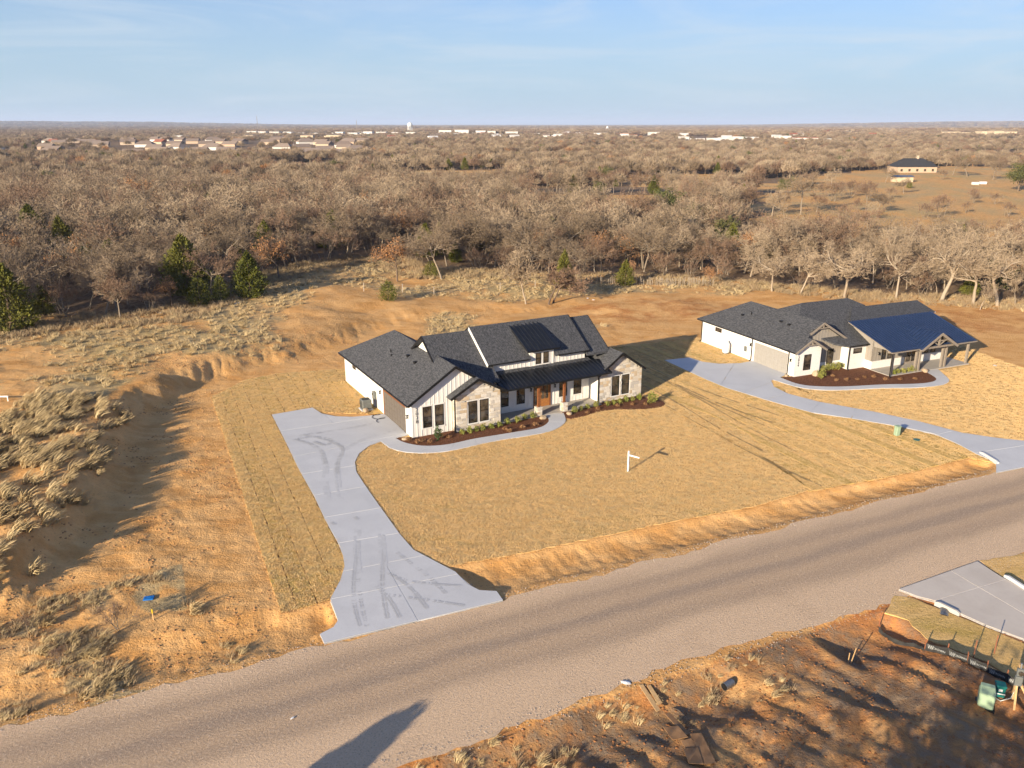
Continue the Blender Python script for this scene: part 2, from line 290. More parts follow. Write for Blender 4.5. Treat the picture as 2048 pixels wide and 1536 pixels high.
BED1B = [(4.62, 71.9), (5.07, 70.0), (6.66, 70.94), (8.48, 72.45), (10.2, 72.88), (11.88, 72.81), (13.61, 73.16), (14.75, 73.93), (14.97, 74.92), (14.4, 75.82), (12.93, 76.43), (13.05, 77.69), (8.53, 75.52), (5.09, 73.31)]
BED1A = [(-10.2, 65.52), (-9.36, 64.41), (-7.91, 63.62), (-6.57, 63.57), (-5.12, 64.02), (-3.37, 65.22), (-1.42, 66.05), (0.89, 67.11), (2.48, 67.77), (3.32, 69.09), (3.42, 70.27), (3.0, 71.35), (2.38, 71.21), (-1.05, 69.09), (-4.98, 67.32), (-8.78, 65.63)]
DRIVE2 = [(17.58, 89.73), (20.68, 90.84), (21.81, 89.05), (23.45, 88.24), (25.94, 88.45), (27.74, 89.46), (30.09, 84.39), (28.93, 83.2), (27.49, 81.94), (27.13, 79.81), (27.86, 77.53), (30.0, 75.07), (34.2, 72.17), (37.18, 69.61), (39.67, 66.65), (42.09, 65.4), (44.0, 64.76), (46.59, 62.05), (48.24, 62.05), (37.82, 58.12), (38.99, 60.18), (38.32, 61.84), (37.95, 63.95), (37.09, 66.47), (34.91, 68.19), (31.02, 70.53), (28.22, 71.95), (25.1, 75.56), (22.08, 79.51), (20.57, 82.57)]
WALK2U = [(28.73, 83.2), (29.89, 80.4), (31.92, 79.81), (34.66, 79.81), (38.68, 80.59), (42.48, 80.71), (44.51, 81.43), (45.45, 82.57), (45.51, 83.84), (45.44, 85.7)]
WALK2L = [(27.79, 82.22), (29.55, 79.4), (31.5, 78.66), (34.21, 78.66), (38.15, 79.38), (41.84, 79.38), (45.12, 80.4), (46.54, 81.94), (46.87, 83.84), (47.29, 86.08)]
BED2 = [(28.73, 83.2), (29.89, 80.4), (31.92, 79.81), (34.66, 79.81), (38.68, 80.59), (42.48, 80.71), (44.51, 81.43), (45.45, 82.57), (45.51, 83.84), (45.62, 86.08), (40.52, 85.32), (40.73, 88.45), (37.69, 87.65), (34.75, 87.65), (30.21, 83.29)]
PAD3 = [(22.6, 41.4), (28.92, 44.57), (29.38, 42.77), (29.97, 41.45), (31.03, 38.97), (28.16, 34.59), (27.04, 36.59), (25.79, 37.79), (24.84, 39.06), (24.17, 40.2), (23.36, 40.66)]
LAWN_W = [(-30.0, 76.59), (-28.37, 82.4), (-25.39, 84.76), (-18.33, 86.47), (-11.98, 71.62), (-18.88, 72.17), (-21.4, 70.13), (-16.98, 59.78), (-12.47, 49.95), (-10.7, 46.18), (-9.92, 43.74), (-9.95, 42.32), (-9.87, 40.46), (-10.41, 40.46), (-12.87, 39.11), (-17.0, 48.11), (-23.15, 61.62)]
LAWN_C = [(-14.92, 68.83), (-8.66, 67.57), (9.21, 80.66), (13.65, 78.98), (15.63, 75.82), (19.59, 71.76), (22.21, 66.35), (26.22, 57.65), (23.11, 55.47), (22.1, 54.95), (16.95, 52.23), (10.94, 50.02), (5.3, 47.7), (0.64, 45.74), (-3.83, 44.15), (-7.18, 46.18), (-8.99, 49.58), (-12.43, 56.91)]
LAWN_E = [(9.21, 80.66), (7.06, 87.05), (11.62, 95.13), (23.99, 100.21), (28.01, 91.78), (30.19, 82.4), (26.76, 76.59), (31.72, 71.48), (37.85, 65.17), (38.76, 60.28), (37.24, 61.2), (30.7, 58.03), (27.4, 56.77), (22.04, 54.78), (20.9, 66.35), (18.58, 71.48), (15.63, 75.82), (13.65, 78.98)]
LAWN_F = [(26.99, 81.52), (31.41, 86.08), (39.11, 90.09), (49.36, 93.32), (55.66, 96.77), (55.68, 92.87), (57.18, 86.66), (63.12, 75.82), (55.91, 60.79), (46.1, 61.31), (43.55, 64.02), (39.38, 66.11), (36.91, 69.09), (33.93, 71.62), (29.74, 74.32), (27.56, 76.59), (26.84, 79.31)]
SOD_S = [(22.16, 40.87), (23.26, 40.46), (24.7, 38.82), (26.89, 36.33), (28.41, 34.2), (26.47, 31.3), (24.92, 33.06), (24.11, 34.79), (21.9, 36.76), (21.77, 38.49), (20.85, 39.21)]
SOD_S2 = [(29.31, 44.81), (32.51, 45.68), (38.83, 47.83), (34.09, 40.97), (30.29, 41.4), (29.44, 42.88)]
TOE = smooth([(-35.61, 34.2), (-29.19, 37.47), (-27.22, 39.7), (-26.31, 42.88), (-26.71, 47.63), (-28.11, 53.44), (-31.16, 62.91), (-33.29, 71.21), (-32.15, 79.31), (-29.71, 84.57), (-24.63, 90.5), (-19.93, 96.29), (-16.17, 104.42), (-8.64, 110.17), (-1.72, 113.28)], 1, False)
PLAT = TOE + [(30, 135), (60, 600), (-700, 600), (-700, 40)]
HOUSE1 = (-8.615, 65.426, R(28.6)); HOUSE2 = (30.31, 83.20, R(23.4))
def hxy(H, a, b): c, s = math.cos(H[2]), math.sin(H[2]); return (H[0] + a * c - b * s, H[1] + a * s + b * c)
FP1 = [hxy(HOUSE1, *p) for p in ((-.3, -1), (25, -1), (25, 14), (9, 19.2), (-.3, 19.2))]
FP2 = [hxy(HOUSE2, *p) for p in ((-.3, -1), (9, -4.5), (22, -4.5), (23, 12), (10, 17), (-.3, 17))]
FLAT = [SOD_S, LAWN_W, LAWN_C, LAWN_E, LAWN_F, FP1, FP2, DRIVE1, DRIVE2, PAD3, SOD_S2]
def height(x, y):
    x = np.asarray(x, float); y = np.asarray(y, float)
    off = road_off(x, y); al = road_al(x, y); r = np.hypot(x, y)
    k = np.interp(al, [-60, 0, 20, 42, 60], [1, 1.12, .88, .72, .72]); wob = (fbm(x * .5, y * .5, 3) - .5) * .7
    dn = np.interp(off / k + wob * (off > .3), [0.1, .7, 1.3, 2.2, 2.9, 4.05, 4.3], [0, -.07, -.26, -.37, -.33, -.07, 0])
    so_ = -9.5 - off + wob
    ds = np.interp(so_, [0, .9, 1.7, 2.6, 4.2], [0, -.35, -.55, -.5, 0]) * (1 - sst(6.2, 7.5, al) * (1 - sst(12.6, 13.6, al)))
    rl = (vnoise(al * 2.4, off * .35, 141) - .5) + .6 * (vnoise(al * 5.5, off * .6, 142) - .5)
    h = dn + ds + .06 * rl * (np.abs(dn) > .02) * sst(.0, .25, -dn) * (off > 0)
    # uneven verge on the west and the dirt lot to the south
    h = h + .35 * sst(4.2, 6, off) * sst(-14, -19, al) * (fbm(x * .45, y * .45, 21) - .35) * (1 - sst(60, 80, y))
    sth = sst(3.2, 5, so_) * (1 - sst(60, 120, r)); h = h + sth * ((fbm(x * .35, y * .35, 8) - .45) * .8 + .35 * sst(.55, .7, fbm(x * .25 + 4, y * .25, 12)))
    r2_ = np.sin((x * .55 + y * .83) * 9 + 4 * fbm(x * .4, y * .4, 6)); h = h + sst(1.5, 4, so_) * .022 * r2_ * sst(.4, .6, fbm(x * .2, y * .2, 15)) * (1 - sst(60, 120, r))
    ru = np.sin((x * .80 + y * .60) * 4.2 + 3 * fbm(x * .3, y * .3, 5)); h = h + sst(.5, 3, so_) * .055 * ru * (1 - sst(60, 120, r))
    # cut bank
    d = np.where(inside(PLAT, x, y), pdist(TOE, x, y), 0.0); d = d + (fbm(x * .35, y * .35, 31) - .5) * np.interp(x, [-26, -18], [1.7, .7]) * (d > 0)
    hb = (np.interp(x, [-60, -28, -20, -12, 2, 12], [2.0, 1.65, 1.1, .85, .4, 0])) * (1 - sst(180, 330, y))
    s = sst(0, np.interp(x, [-26, -16], [4.4, 7.5]), d); rill = (vnoise(x * 2.1 + y * .75, y * .12 + 3, 41) - .5) + .6 * (vnoise(x * 4.6 + y * 1.6, y * .25, 43) - .5)
    h = h + hb * s + .30 * hb * .5 * rill * (4 * s * (1 - s)) + .35 * s * (1 - sst(100, 200, r)) * (fbm(x * .3, y * .3, 51) - .5)
    # natural ground behind the lots
    nat = sst(92, 110, y - .35 * x) * (1 - sst(300, 500, r)); h = h + nat * (fbm(x * .09, y * .09, 61) - .5) * .9
    h = h + (fbm(x * 1.6, y * 1.6, 71, 4) - .5) * .13 * (off > .3) * (1 - sst(90, 140, r))
    # farther country
    h = h + sst(300, 700, r) * (fbm(x / 260., y / 260., 81, 3) - .5) * 4 + 4 * np.exp(-((x + 330) / 330) ** 2 - ((y - 960) / 260) ** 2) + 3 * np.exp(-((x - 60) / 900) ** 2 - ((y - 2450) / 620) ** 2) + 3 * np.exp(-((x - 560) / 480) ** 2 - ((y - 1620) / 400) ** 2) + 1 * np.exp(-((x - 250) / 120) ** 2 - ((y - 470) / 130) ** 2) + 8 * np.exp(-((x - 1400) / 500) ** 2 - ((y - 2300) / 400) ** 2)
    th = np.degrees(np.arctan2(x, y))
    hill = np.interp(th, [-60, -33, -22, -13, -6, 8, 16, 24, 33, 60], [70, 56, 40, 8, 0, 0, 8, 36, 50, 50]) * (.75 + .5 * fbm(th * .25, r / 9000., 91, 3))
    h = h + sst(6500, 11500, r) * hill + sst(2500, 4500, r) * (fbm(x / 1300., y / 1300., 95, 3) - .5) * 9
    # flat under lawns, slabs, houses and road
    m = np.zeros(x.shape)
    near = r < 170
    xn, yn = x[near], y[near]; mm = np.zeros(xn.shape)
    for p in FLAT: mm = np.maximum(mm, 1 - sst(.15 if p in (DRIVE1, DRIVE2) else .02, .55, sdist(p, xn, yn)))
    m[near] = mm; m = np.maximum(m, (off < .15) & (off > -9.5) & (r < 400))
    return h * (1 - m) - .008 * m
def hz(x, y): return float(height(np.array([x]), np.array([y]))[0])
# one sheet to the horizon: polar mesh, finest where the lots are
ang = np.concatenate([np.arange(-180, -38, 4.), np.arange(-38, 38.01, .2), np.arange(42, 180, 4.)]); ang = np.radians(ang)
rad = [3.]
while rad[-1] < 45000:
    q = rad[-1]; rad.append(q + (2.5 if q < 24 else .21 if q < 82 else .21 + (q - 82) * .012 if q < 160 else q * .03))
rad = np.array(rad); NA, NR = len(ang), len(rad)
RR, AA = np.meshgrid(rad, ang, indexing='ij'); X = RR * np.sin(AA); Y = RR * np.cos(AA); Z = height(X.ravel(), Y.ravel()).reshape(X.shape)
V = np.stack([X.ravel(), Y.ravel(), Z.ravel()], 1); V = np.vstack([V, [[0, 0, -.03]]])
i, j = np.meshgrid(np.arange(NR - 1), np.arange(NA), indexing='ij'); j2 = (j + 1) % NA
F = np.stack([i * NA + j, i * NA + j2, (i + 1) * NA + j2, (i + 1) * NA + j], -1).reshape(-1, 4)[:, ::-1]
me = np_mesh('ground', V, F, M_GROUND, True)
PASTURE = [(54.86, 200.93), (54.83, 176.02), (62.6, 170.35), (80.26, 167.64), (128.1, 162.46), (345.1, 470.6), (284.8, 544.7), (208.0, 485.9), (156.5, 438.4), (126.18, 392.17), (85.51, 297.31)]
GLADES = [[(3.12, 323.51), (58.84, 318.84), (48.12, 221.65), (29.3, 233.63), (5.46, 249.76)], [(-37.26, 128.59), (-30.17, 150.39), (-2.16, 144.67), (-1.15, 131.16), (-17.45, 124.54)], [(-66.6, 475.6), (-4.2, 496.7), (1.37, 378.82), (-46.38, 360.38)], [(56.7, 438.4), (124.8, 447.1), (107.02, 366.33), (51.15, 360.38)]]
FOREST = [(-81.21, 89.32), (-61.45, 94.41), (-58.67, 100.32), (-51.06, 101.7), (-45.55, 103.98), (-43.38, 116.49), (-39.75, 131.91), (-37.6, 139.54), (-30.22, 150.8), (-22.0, 152.02), (-16.1, 140.88), (-5.7, 143.53), (8.46, 141.7), (19.91, 141.52), (32.39, 138.22), (44.49, 132.87), (53.66, 126.71), (64.85, 123.64), (76.82, 119.29), (102.82, 110.17), (2600, 2600), (0, 3600), (-2600, 2600)]
def zones(x, y):
    off = road_off(x, y); al = road_al(x, y); r = np.hypot(x, y); nz = fbm(x * .12, y * .12, 101); n2 = fbm(x * .5, y * .5, 103)
    straw = np.zeros(x.shape); red = .15 + .5 * (nz - .5); lit = np.zeros(x.shape)
    pl = inside(PLAT, x, y); d = pdist(TOE, x, y)
    straw = np.where(pl, sst(3, 6, d) * np.clip(.2 + 1.8 * (nz - .42) + sst(22, 45, d) * .4, 0, 1), straw)
    back = sst(94, 104, y - .42 * x); straw = np.maximum(straw, back * np.clip(.15 + 1.8 * (nz - .4), 0, 1))
    bx, by = (22.46, 116.55); ee = np.hypot((x - bx) / 16, (y - by) / 9); straw = straw * sst(.9, 1.5, ee); red = red + .22 * (1 - sst(.6, 1.3, ee))
    bx, by = (67.29, 110.17); ee = np.hypot((x - bx) / 14, (y - by) / 9); straw = straw * sst(.9, 1.5, ee); red = red + .3 * (1 - sst(.6, 1.3, ee))
    straw = np.where(off < -9.5, .08, straw); red = np.where(off < -9.6, np.clip(.5 + .35 * sst(10, 24, al), 0, 1), red)
    straw = np.where((off > 0) & (off < 12) & (al < -17) & ~pl, np.clip((n2 - .42) * 3, 0, .8), straw)
    sth = (off < -9.7) & (r < 120)
    f = inside(FOREST, x, y); fd = np.where(f, pdist(FOREST[:20], x, y), 0); lit = sst(0, 8, fd); straw = straw * (1 - lit)
    jx, jy = (fbm(x / 22., y / 22., 201) - .5) * 34, (fbm(x / 22., y / 22., 207) - .5) * 34; op = inside(PASTURE, x + jx, y + jy)
    for gl in GLADES: op = op | inside(gl, x, y)
    lit = np.where(sth, .25 + .5 * n2, lit); lit = np.where(op, 0, lit); straw = np.where(op, .5 + .7 * (nz - .5), straw); red = np.where(op, .2 * sst(.5, .7, nz), red)
    straw = np.where(r > 3000, .15, straw); lit = np.where(r > 2500, .85, lit)
    return np.stack([np.clip(straw, 0, 1), np.clip(red, 0, 1), np.clip(lit, 0, 1)], 1)
zc = zones(V[:, 0], V[:, 1]); at = me.attributes.new('zone', 'FLOAT_VECTOR', 'POINT'); at.data.foreach_set('vector', zc.astype(np.float32).ravel())
ground = tag(link('ground', me), 'bare tan and reddish earth with dry straw grass running to the wooded horizon', 'ground', kind='structure')
# road sheet with ragged gravel edges
rp = [road_xy(a, .25 * math.sin(a * .9) * .6 + random.uniform(-.14, .14)) for a in np.arange(-60, 120, .6)] + [road_xy(a, -9.35 + random.uniform(-.2, .2) + .35 * math.sin(a * .23)) for a in np.arange(120, -60, -.6)]
mb = MB(); k = len(rp) // 2
for q in range(k - 1):
    a, b, c, d = rp[q], rp[q + 1], rp[-q - 2], rp[-q - 1]; mb.quad((*d, .012), (*c, .012), (*b, .012), (*a, .012))
road = tag(mb.build('road', M_ROAD), 'pale brown chip seal road with darker wheel tracks crossing in front', 'road', kind='structure')
def cut_strips(poly, p0, n, widths, gap):
    """slice a polygon into strips along direction perpendicular to n"""
    out = []; c = 0
    for wd in widths:
        q = clip(poly, p0[0] + n[0] * (c + gap / 2), p0[1] + n[1] * (c + gap / 2), n[0], n[1]); q = clip(q, p0[0] + n[0] * (c + wd - gap / 2), p0[1] + n[1] * (c + wd - gap / 2), -n[0], -n[1]) if len(q) > 2 else q
        c += wd
        if len(q) > 2 and area(q) > .3: out.append(q)
    return out
def lawn(name, label, poly, z, mat, p0=None, n=None, wd=None, gap=.035, dz=.006):
    o = empty(name); tag(o, label, 'lawn', kind='structure')
    pieces = cut_strips(poly, p0, n, [wd * random.uniform(.9, 1.1) for _ in range(80)], gap) if wd else [poly]
    if wd: slab('thatch', poly, -.06, .008, M_MULCH, o)
    for q in pieces: slab('sod_strip', rough_edge(q, .45, .03 if wd else .07), -.05, z + random.uniform(-dz, dz), mat, o)
    return o
a, b = LAWN_W[0], LAWN_W[14]; dx, dy = b[0] - a[0], b[1] - a[1]; l = math.hypot(dx, dy); nW = (-dy / l, dx / l)
lawn('lawn', 'tan sod lawn strip beside the bare earth, left of the driveway', LAWN_W, .035, M_TURF2, (a[0] - nW[0] * .3, a[1] - nW[1] * .3), nW, 1.25, .07, .014)
lawn('lawn', 'wide dormant tan lawn in front of the black roofed house', LAWN_C, .04, M_TURF)
p0, p1 = (13.65, 78.98), (25.05, 54.69); dx, dy = p1[0] - p0[0], p1[1] - p0[1]; l = math.hypot(dx, dy); nE = (-dy / l, dx / l)
lawn('lawn', 'tan sod lawn with long seams between the two houses', LAWN_E, .05, M_TURF2, (p0[0] - nE[0] * 12, p0[1] - nE[1] * 12), nE, 1.0, .09, .03)
lawn('lawn', 'sunlit tan lawn in front of the blue metal roofed house', LAWN_F, .042, M_TURF)
lawn('lawn', 'shaded sod strip behind the black silt fence', SOD_S, .03, M_TURF2)
lawn('lawn', 'small sod patch at the far corner of the concrete pad', SOD_S2, .03, M_TURF2)
def paving(name, label, poly, cuts, mat, z=.095, z0=-.25):
    o = empty(name); tag(o, label, 'driveway' if 'drive' in name else 'path', kind='structure'); slab('joint_bed', poly, z0, z - .02, M_JOINT, o)
    rest = [poly]
    for (p, q) in cuts:
        dx, dy = q[0] - p[0], q[1] - p[1]; l = math.hypot(dx, dy); n = (-dy / l, dx / l); new = []
        for r_ in rest:
            for sgn in (1, -1):
                c = clip(r_, p[0] + sgn * n[0] * .03, p[1] + sgn * n[1] * .018, sgn * n[0], sgn * n[1])
                if len(c) > 2 and area(c) > .05: new.append(c)
        rest = new
    for r_ in rest: slab('concrete_slab', r_, z - .1, z, mat, o)
    return o
def cross_cuts(U, D, step):
    """joints across a path given its two edges"""
    out = []; 
    for i in range(step, min(len(U), len(D)) - 1, step): out.append((U[i], D[i]))
    return out
cuts1 = [((-20.57, 67.08), (-13.38, 70.4)), ((-17.81, 61.31), (-14.83, 63.13)), ((-16.13, 57.93), (-12.66, 59.38)), ((-14.31, 54.1), (-11.22, 55.47)), ((-12.75, 50.61), (-9.73, 51.84)), ((-11.3, 46.9), (-8.12, 48.04)), ((-10.09, 43.51), (-5.8, 45.24)), ((-10.21, 40.46), (-4.5, 42.65))]
D1 = smooth(DRIVE1, 1)
d1 = empty('driveway'); tag(d1, 'pale concrete driveway with dark tyre marks curving from the road to the garage', 'driveway', kind='structure'); slab('joint_bed', [p for p in DRIVE1], -.3, .074, M_JOINT, d1)
rest = DRIVE1
def half(poly, p, q, sgn):
    dx, dy = q[0] - p[0], q[1] - p[1]; l = math.hypot(dx, dy); n = (-dy / l * sgn, dx / l * sgn); return clip(poly, p[0] + n[0] * .024, p[1] + n[1] * .024, n[0], n[1])
pieces = []
for (p, q) in cuts1: pieces.append(half(rest, p, q, 1)); rest = half(rest, p, q, -1)
pieces.append(rest); fin = []
for k, pc in enumerate(pieces):
    if k == 0: p, q = (-16.72, 70.0), (-12.49, 62.48); fin += [half(pc, p, q, 1), half(pc, p, q, -1)]
    elif k >= 7: p, q = (-7.83, 44.33), (-5.19, 38.39); fin += [half(pc, p, q, 1), half(pc, p, q, -1)]
    else: fin.append(pc)
for pc in fin:
    if len(pc) > 2 and area(pc) > .05: slab('concrete_slab', pc, 0, .095, M_CONC, d1)
def path(name, label, U, D, nseg=12):
    o = empty(name); tag(o, label, 'path', kind='structure')
    def res(P, n):
        P = smooth(P, 2, False); s = [0]
        for i in range(1, len(P)): s.append(s[-1] + math.hypot(P[i][0] - P[i - 1][0], P[i][1] - P[i - 1][1]))
        return [(float(np.interp(t, s, [p[0] for p in P])), float(np.interp(t, s, [p[1] for p in P]))) for t in np.linspace(0, s[-1], n)]
    n = nseg * 5 + 1; u, d = res(U, n), res(D, n)
    for k in range(nseg):
        us = u[k * 5:k * 5 + 6]; ds = d[k * 5:k * 5 + 6]; t = .985
        us[-1] = (us[-2][0] + (us[-1][0] - us[-2][0]) * .96, us[-2][1] + (us[-1][1] - us[-2][1]) * .96); ds[-1] = (ds[-2][0] + (ds[-1][0] - ds[-2][0]) * .96, ds[-2][1] + (ds[-1][1] - ds[-2][1]) * .96)
        slab('concrete_slab', us + ds[::-1], -.05, .1, M_CONC, o)
    return o
path('walkway', 'curving concrete walkway to the porch with timber posts', WALK1U, WALK1L, 9)
path('walkway', 'curving concrete walkway to the blue metal roofed porch', WALK2U, WALK2L, 9)
d2 = empty('driveway'); tag(d2, 'long pale concrete driveway curving to the beige garage door', 'driveway', kind='structure'); slab('joint_bed', DRIVE2, -.3, .074, M_JOINT, d2)
rest = DRIVE2
for (p, q) in [((21.6, 79.98), (25.43, 88.65)), ((22.97, 77.37), (27.52, 81.52)), ((24.99, 75.67), (27.86, 77.69)), ((28.16, 71.9), (30.14, 74.92)), ((31.33, 70.27), (32.96, 73.16)), ((34.35, 68.45), (36.47, 70.4)), ((37.3, 66.23), (39.25, 67.2)), ((38.31, 62.05), (44.77, 64.13))]:
    a, rest = half(rest, p, q, 1), half(rest, p, q, -1)
    if len(a) > 2 and area(a) > .05: slab('concrete_slab', a, 0, .096, M_CONC, d2)
if len(rest) > 2: slab('concrete_slab', rest, 0, .096, M_CONC, d2)
d3 = empty('driveway'); tag(d3, 'weathered concrete driveway pad on the near side of the road', 'driveway', kind='structure'); slab('joint_bed', PAD3, -.4, .1, M_JOINT, d3)
p, q = (26.67, 43.45), (28.42, 38.87); p2, q2 = (24.14, 40.2), (29.82, 42.6)
for a in (half(PAD3, p, q, 1), half(PAD3, p, q, -1)):
    for s in (1, -1):
        c = half(a, p2, q2, s)
        if len(c) > 2 and area(c) > .05: slab('concrete_slab', c, 0, .12, M_CONC2, d3)
def bed(label, poly):
    poly = smooth(poly, 1); o = slab('mulch_bed', poly, -.05, .085, M_MULCH); tag(o, label, 'garden bed', kind='structure'); return o
bed('brown mulch bed between the curving walkway and the stone gable', BED1A); bed('brown mulch bed in front of the right stone wing', BED1B); bed('wide brown mulch bed in front of the white brick house', BED2)

# ---------------------------------------------------------------- house building kit (local a = along front, b = depth, z up)
UNIT = MB().box((-.5, -.5, 0), (.5, .5, 1))
_um = {}
def unit(mat, name='batten'):
    k = (mat.name, name)
    if k not in _um: _um[k] = MB().box((-.5, -.5, 0), (.5, .5, 1)).mesh(name, mat)
    return _um[k]
def ev(poly, a):
    """top and bottom z of a wall polygon [(a,z)] at a"""
    zs = []
    for i in range(len(poly)):
        (a0, z0), (a1, z1) = poly[i], poly[(i + 1) % len(poly)]
        if a0 != a1 and min(a0, a1) - 1e-6 <= a <= max(a0, a1) + 1e-6: zs.append(z0 + (z1 - z0) * (a - a0) / (a1 - a0))
    return (min(zs), max(zs)) if zs else (0, 0)
def wall(house, poly, plane, mat, axis='b', thick=.15, sgn=1, battens=None, bmat=None, holes=(), name='wall', bz0=0.):
    """polygon [(s,z)] standing in plane; axis 'b' = front/back wall, 'a' = side wall; sgn = direction of the inside"""
    f = (lambda s, z: (s, plane, z)) if axis == 'b' else (lambda s, z: (plane, s, z))
    vec = (0, thick * sgn, 0) if axis == 'b' else (thick * sgn, 0, 0)
    w_ = MB().prism([f(*p) for p in poly], vec).build(name, mat, house)
    if battens:
        lo, hi = min(p[0] for p in poly), max(p[0] for p in poly); k = int((hi - lo) / battens)
        for i in range(k + 1):
            s = lo + .06 + (hi - lo - .12) * i / k; z0, z1 = ev(poly, s); z0 = max(z0, bz0); segs = [(z0 + .02, z1 - .02)]
            for (h0, h1, hz0, hz1) in holes:
                if h0 - .09 < s < h1 + .09:
                    ns = []
                    for (q0, q1) in segs: ns += [(q0, min(q1, hz0 - .1)), (max(q0, hz1 + .1), q1)]
                    segs = [q for q in ns if q[1] - q[0] > .08]
            for q0, q1 in segs:
                off = -.012 * sgn; x, y_, z = f(s, q0); loc = (x, y_ + off, z) if axis == 'b' else (x + off, y_, z)
                sc = (.055, .03, q1 - q0) if axis == 'b' else (.03, .055, q1 - q0)
                link('batten', unit(bmat or mat), w_, loc=loc, scale=sc)
    return w_
def slope(house, pts, mat, thick=.16, name='roof_slope'):
    return MB().prism([(p[0], p[1], p[2] - thick) for p in pts], (0, 0, thick)).build(name, mat, house)
def bargeboard(house, p, q, mat, w_=.05, h=.22, name='fascia'):
    return MB().bar((p[0], p[1], p[2] - h / 2 + .01), (q[0], q[1], q[2] - h / 2 + .01), w_, h).build(name, mat, house)
def window(house, s0, s1, z0, z1, plane, axis='b', sgn=1, fmat=None, trim=None, rows=2, cols=1, mullion=True):
    """framed sash window, proud of the wall; sgn = inside direction"""
    fmat = fmat or M_BLACK
    def P(s, d, z): return (s, plane - sgn * d, z) if axis == 'b' else (plane - sgn * d, s, z)
    def bx(m, sa, sb, za, zb, d0, d1):
        p, q = P(sa, d0, za), P(sb, d1, zb); m.box(tuple(min(p[i], q[i]) for i in range(3)), tuple(max(p[i], q[i]) for i in range(3)))
    m = MB(); t_ = .05
    bx(m, s0, s0 + t_, z0, z1, -.04, .045); bx(m, s1 - t_, s1, z0, z1, -.04, .045); bx(m, s0 + t_, s1 - t_, z0, z0 + t_, -.04, .045); bx(m, s0 + t_, s1 - t_, z1 - t_, z1, -.04, .045)
    if rows == 2: zm = (z0 + z1) / 2; bx(m, s0 + t_, s1 - t_, zm - .025, zm + .025, -.04, .04)
    win = m.build('window', fmat, house)
    nz_ = rows; hgt = (z1 - z0 - 2 * t_) / nz_
    for r_ in range(nz_):
        g_ = MB(); bx(g_, s0 + t_, s1 - t_, z0 + t_ + r_ * hgt + (.025 if r_ else 0), z0 + t_ + (r_ + 1) * hgt - (.025 if r_ < nz_ - 1 else 0), -.03, .012 + .006 * r_); g_.build('pane', M_GLASS, win)
    if trim:
        for nm, (sa, sb, za, zb) in dict(sill=(s0 - .1, s1 + .1, z0 - .1, z0), trim=(s0 - .1, s1 + .1, z1, z1 + .11)).items(): m = MB(); bx(m, sa, sb, za, zb, -.02, .035 if nm == 'trim' else .06); m.build(nm, trim, win)
        for sa, sb in ((s0 - .1, s0), (s1, s1 + .1)): m = MB(); bx(m, sa, sb, z0, z1, -.02, .03); m.build('trim', trim, win)
    return win
_stone = []
def stone_meshes():
    for k in range(4):
        rr = random.Random(k); bm = bmesh.new(); bmesh.ops.create_cube(bm, size=1)
        for v in bm.verts: v.co += Vector((rr.uniform(-.03, .03), rr.uniform(-.12, .12), rr.uniform(-.04, .04)))
        bmesh.ops.bevel(bm, geom=bm.edges, offset=.06, segments=1, affect='EDGES')
        for m in M_ST:
            me = bpy.data.meshes.new('stone'); bm.to_mesh(me); me.materials.append(m); _stone.append(me)
        bm.free()
stone_meshes()
def stone_wall(house, poly, plane, axis='b', sgn=1, holes=(), thick=.2, name='stone_wall'):
    """mortar wall with every stone a piece of its own"""
    w_ = wall(house, poly, plane, M_MORTAR, axis, thick, sgn, name=name)
    lo, hi = min(p[0] for p in poly), max(p[0] for p in poly); zb, zt = min(p[1] for p in poly), max(p[1] for p in poly); z = zb + .01
    rr = random.Random(int(plane * 100 + lo * 7)); big = []
    while z < zt - .05:
        h = rr.choice([.17, .21, .26, .3]); s = lo
        while s < hi - .05:
            ln = min(rr.uniform(.3, .72), hi - s); ln = hi - s if hi - s - ln < .18 else ln
            spans = [(s, s + ln, z, z + h)]
            for (a0, a1, z0, z1) in holes:
                nsp = []
                for (x0, x1, y0, y1) in spans:
                    if x1 <= a0 or x0 >= a1 or y1 <= z0 + .02 or y0 >= z1 - .02: nsp.append((x0, x1, y0, y1)); continue
                    if y0 < z0 and z0 - y0 > .06: nsp.append((x0, x1, y0, z0)); continue
                    if y1 > z1 and y1 - z1 > .06: nsp.append((x0, x1, z1, y1)); continue
                    if x0 < a0 - .06: nsp.append((x0, a0, y0, y1))
                    if x1 > a1 + .06: nsp.append((a1, x1, y0, y1))
                spans = nsp
            for (x0, x1, y0, y1) in spans:
                # keep under the rake
                tp = min(ev(poly, max(lo, x0))[1], ev(poly, min(hi, x1))[1])
                if tp < y0 + .06: continue
                y1 = min(y1, tp); ms = rr.choices([0, 1, 2, 3], [4, 1.6, 2.5, 3])[0]; me = _stone[rr.randrange(4) * 4 + ms]
                L3 = (x1 - x0 - .014, .09 + rr.uniform(0, .03), y1 - y0 - .014); c = ((x0 + x1) / 2, (y0 + y1) / 2)
                if axis == 'b': link('stone', me, w_, loc=(c[0], plane - sgn * .02, c[1]), scale=L3)
                else: link('stone', me, w_, loc=(plane - sgn * .02, c[0], c[1]), scale=L3, rot=(0, 0, R(90)))
            s += ln
        z += h
    return w_
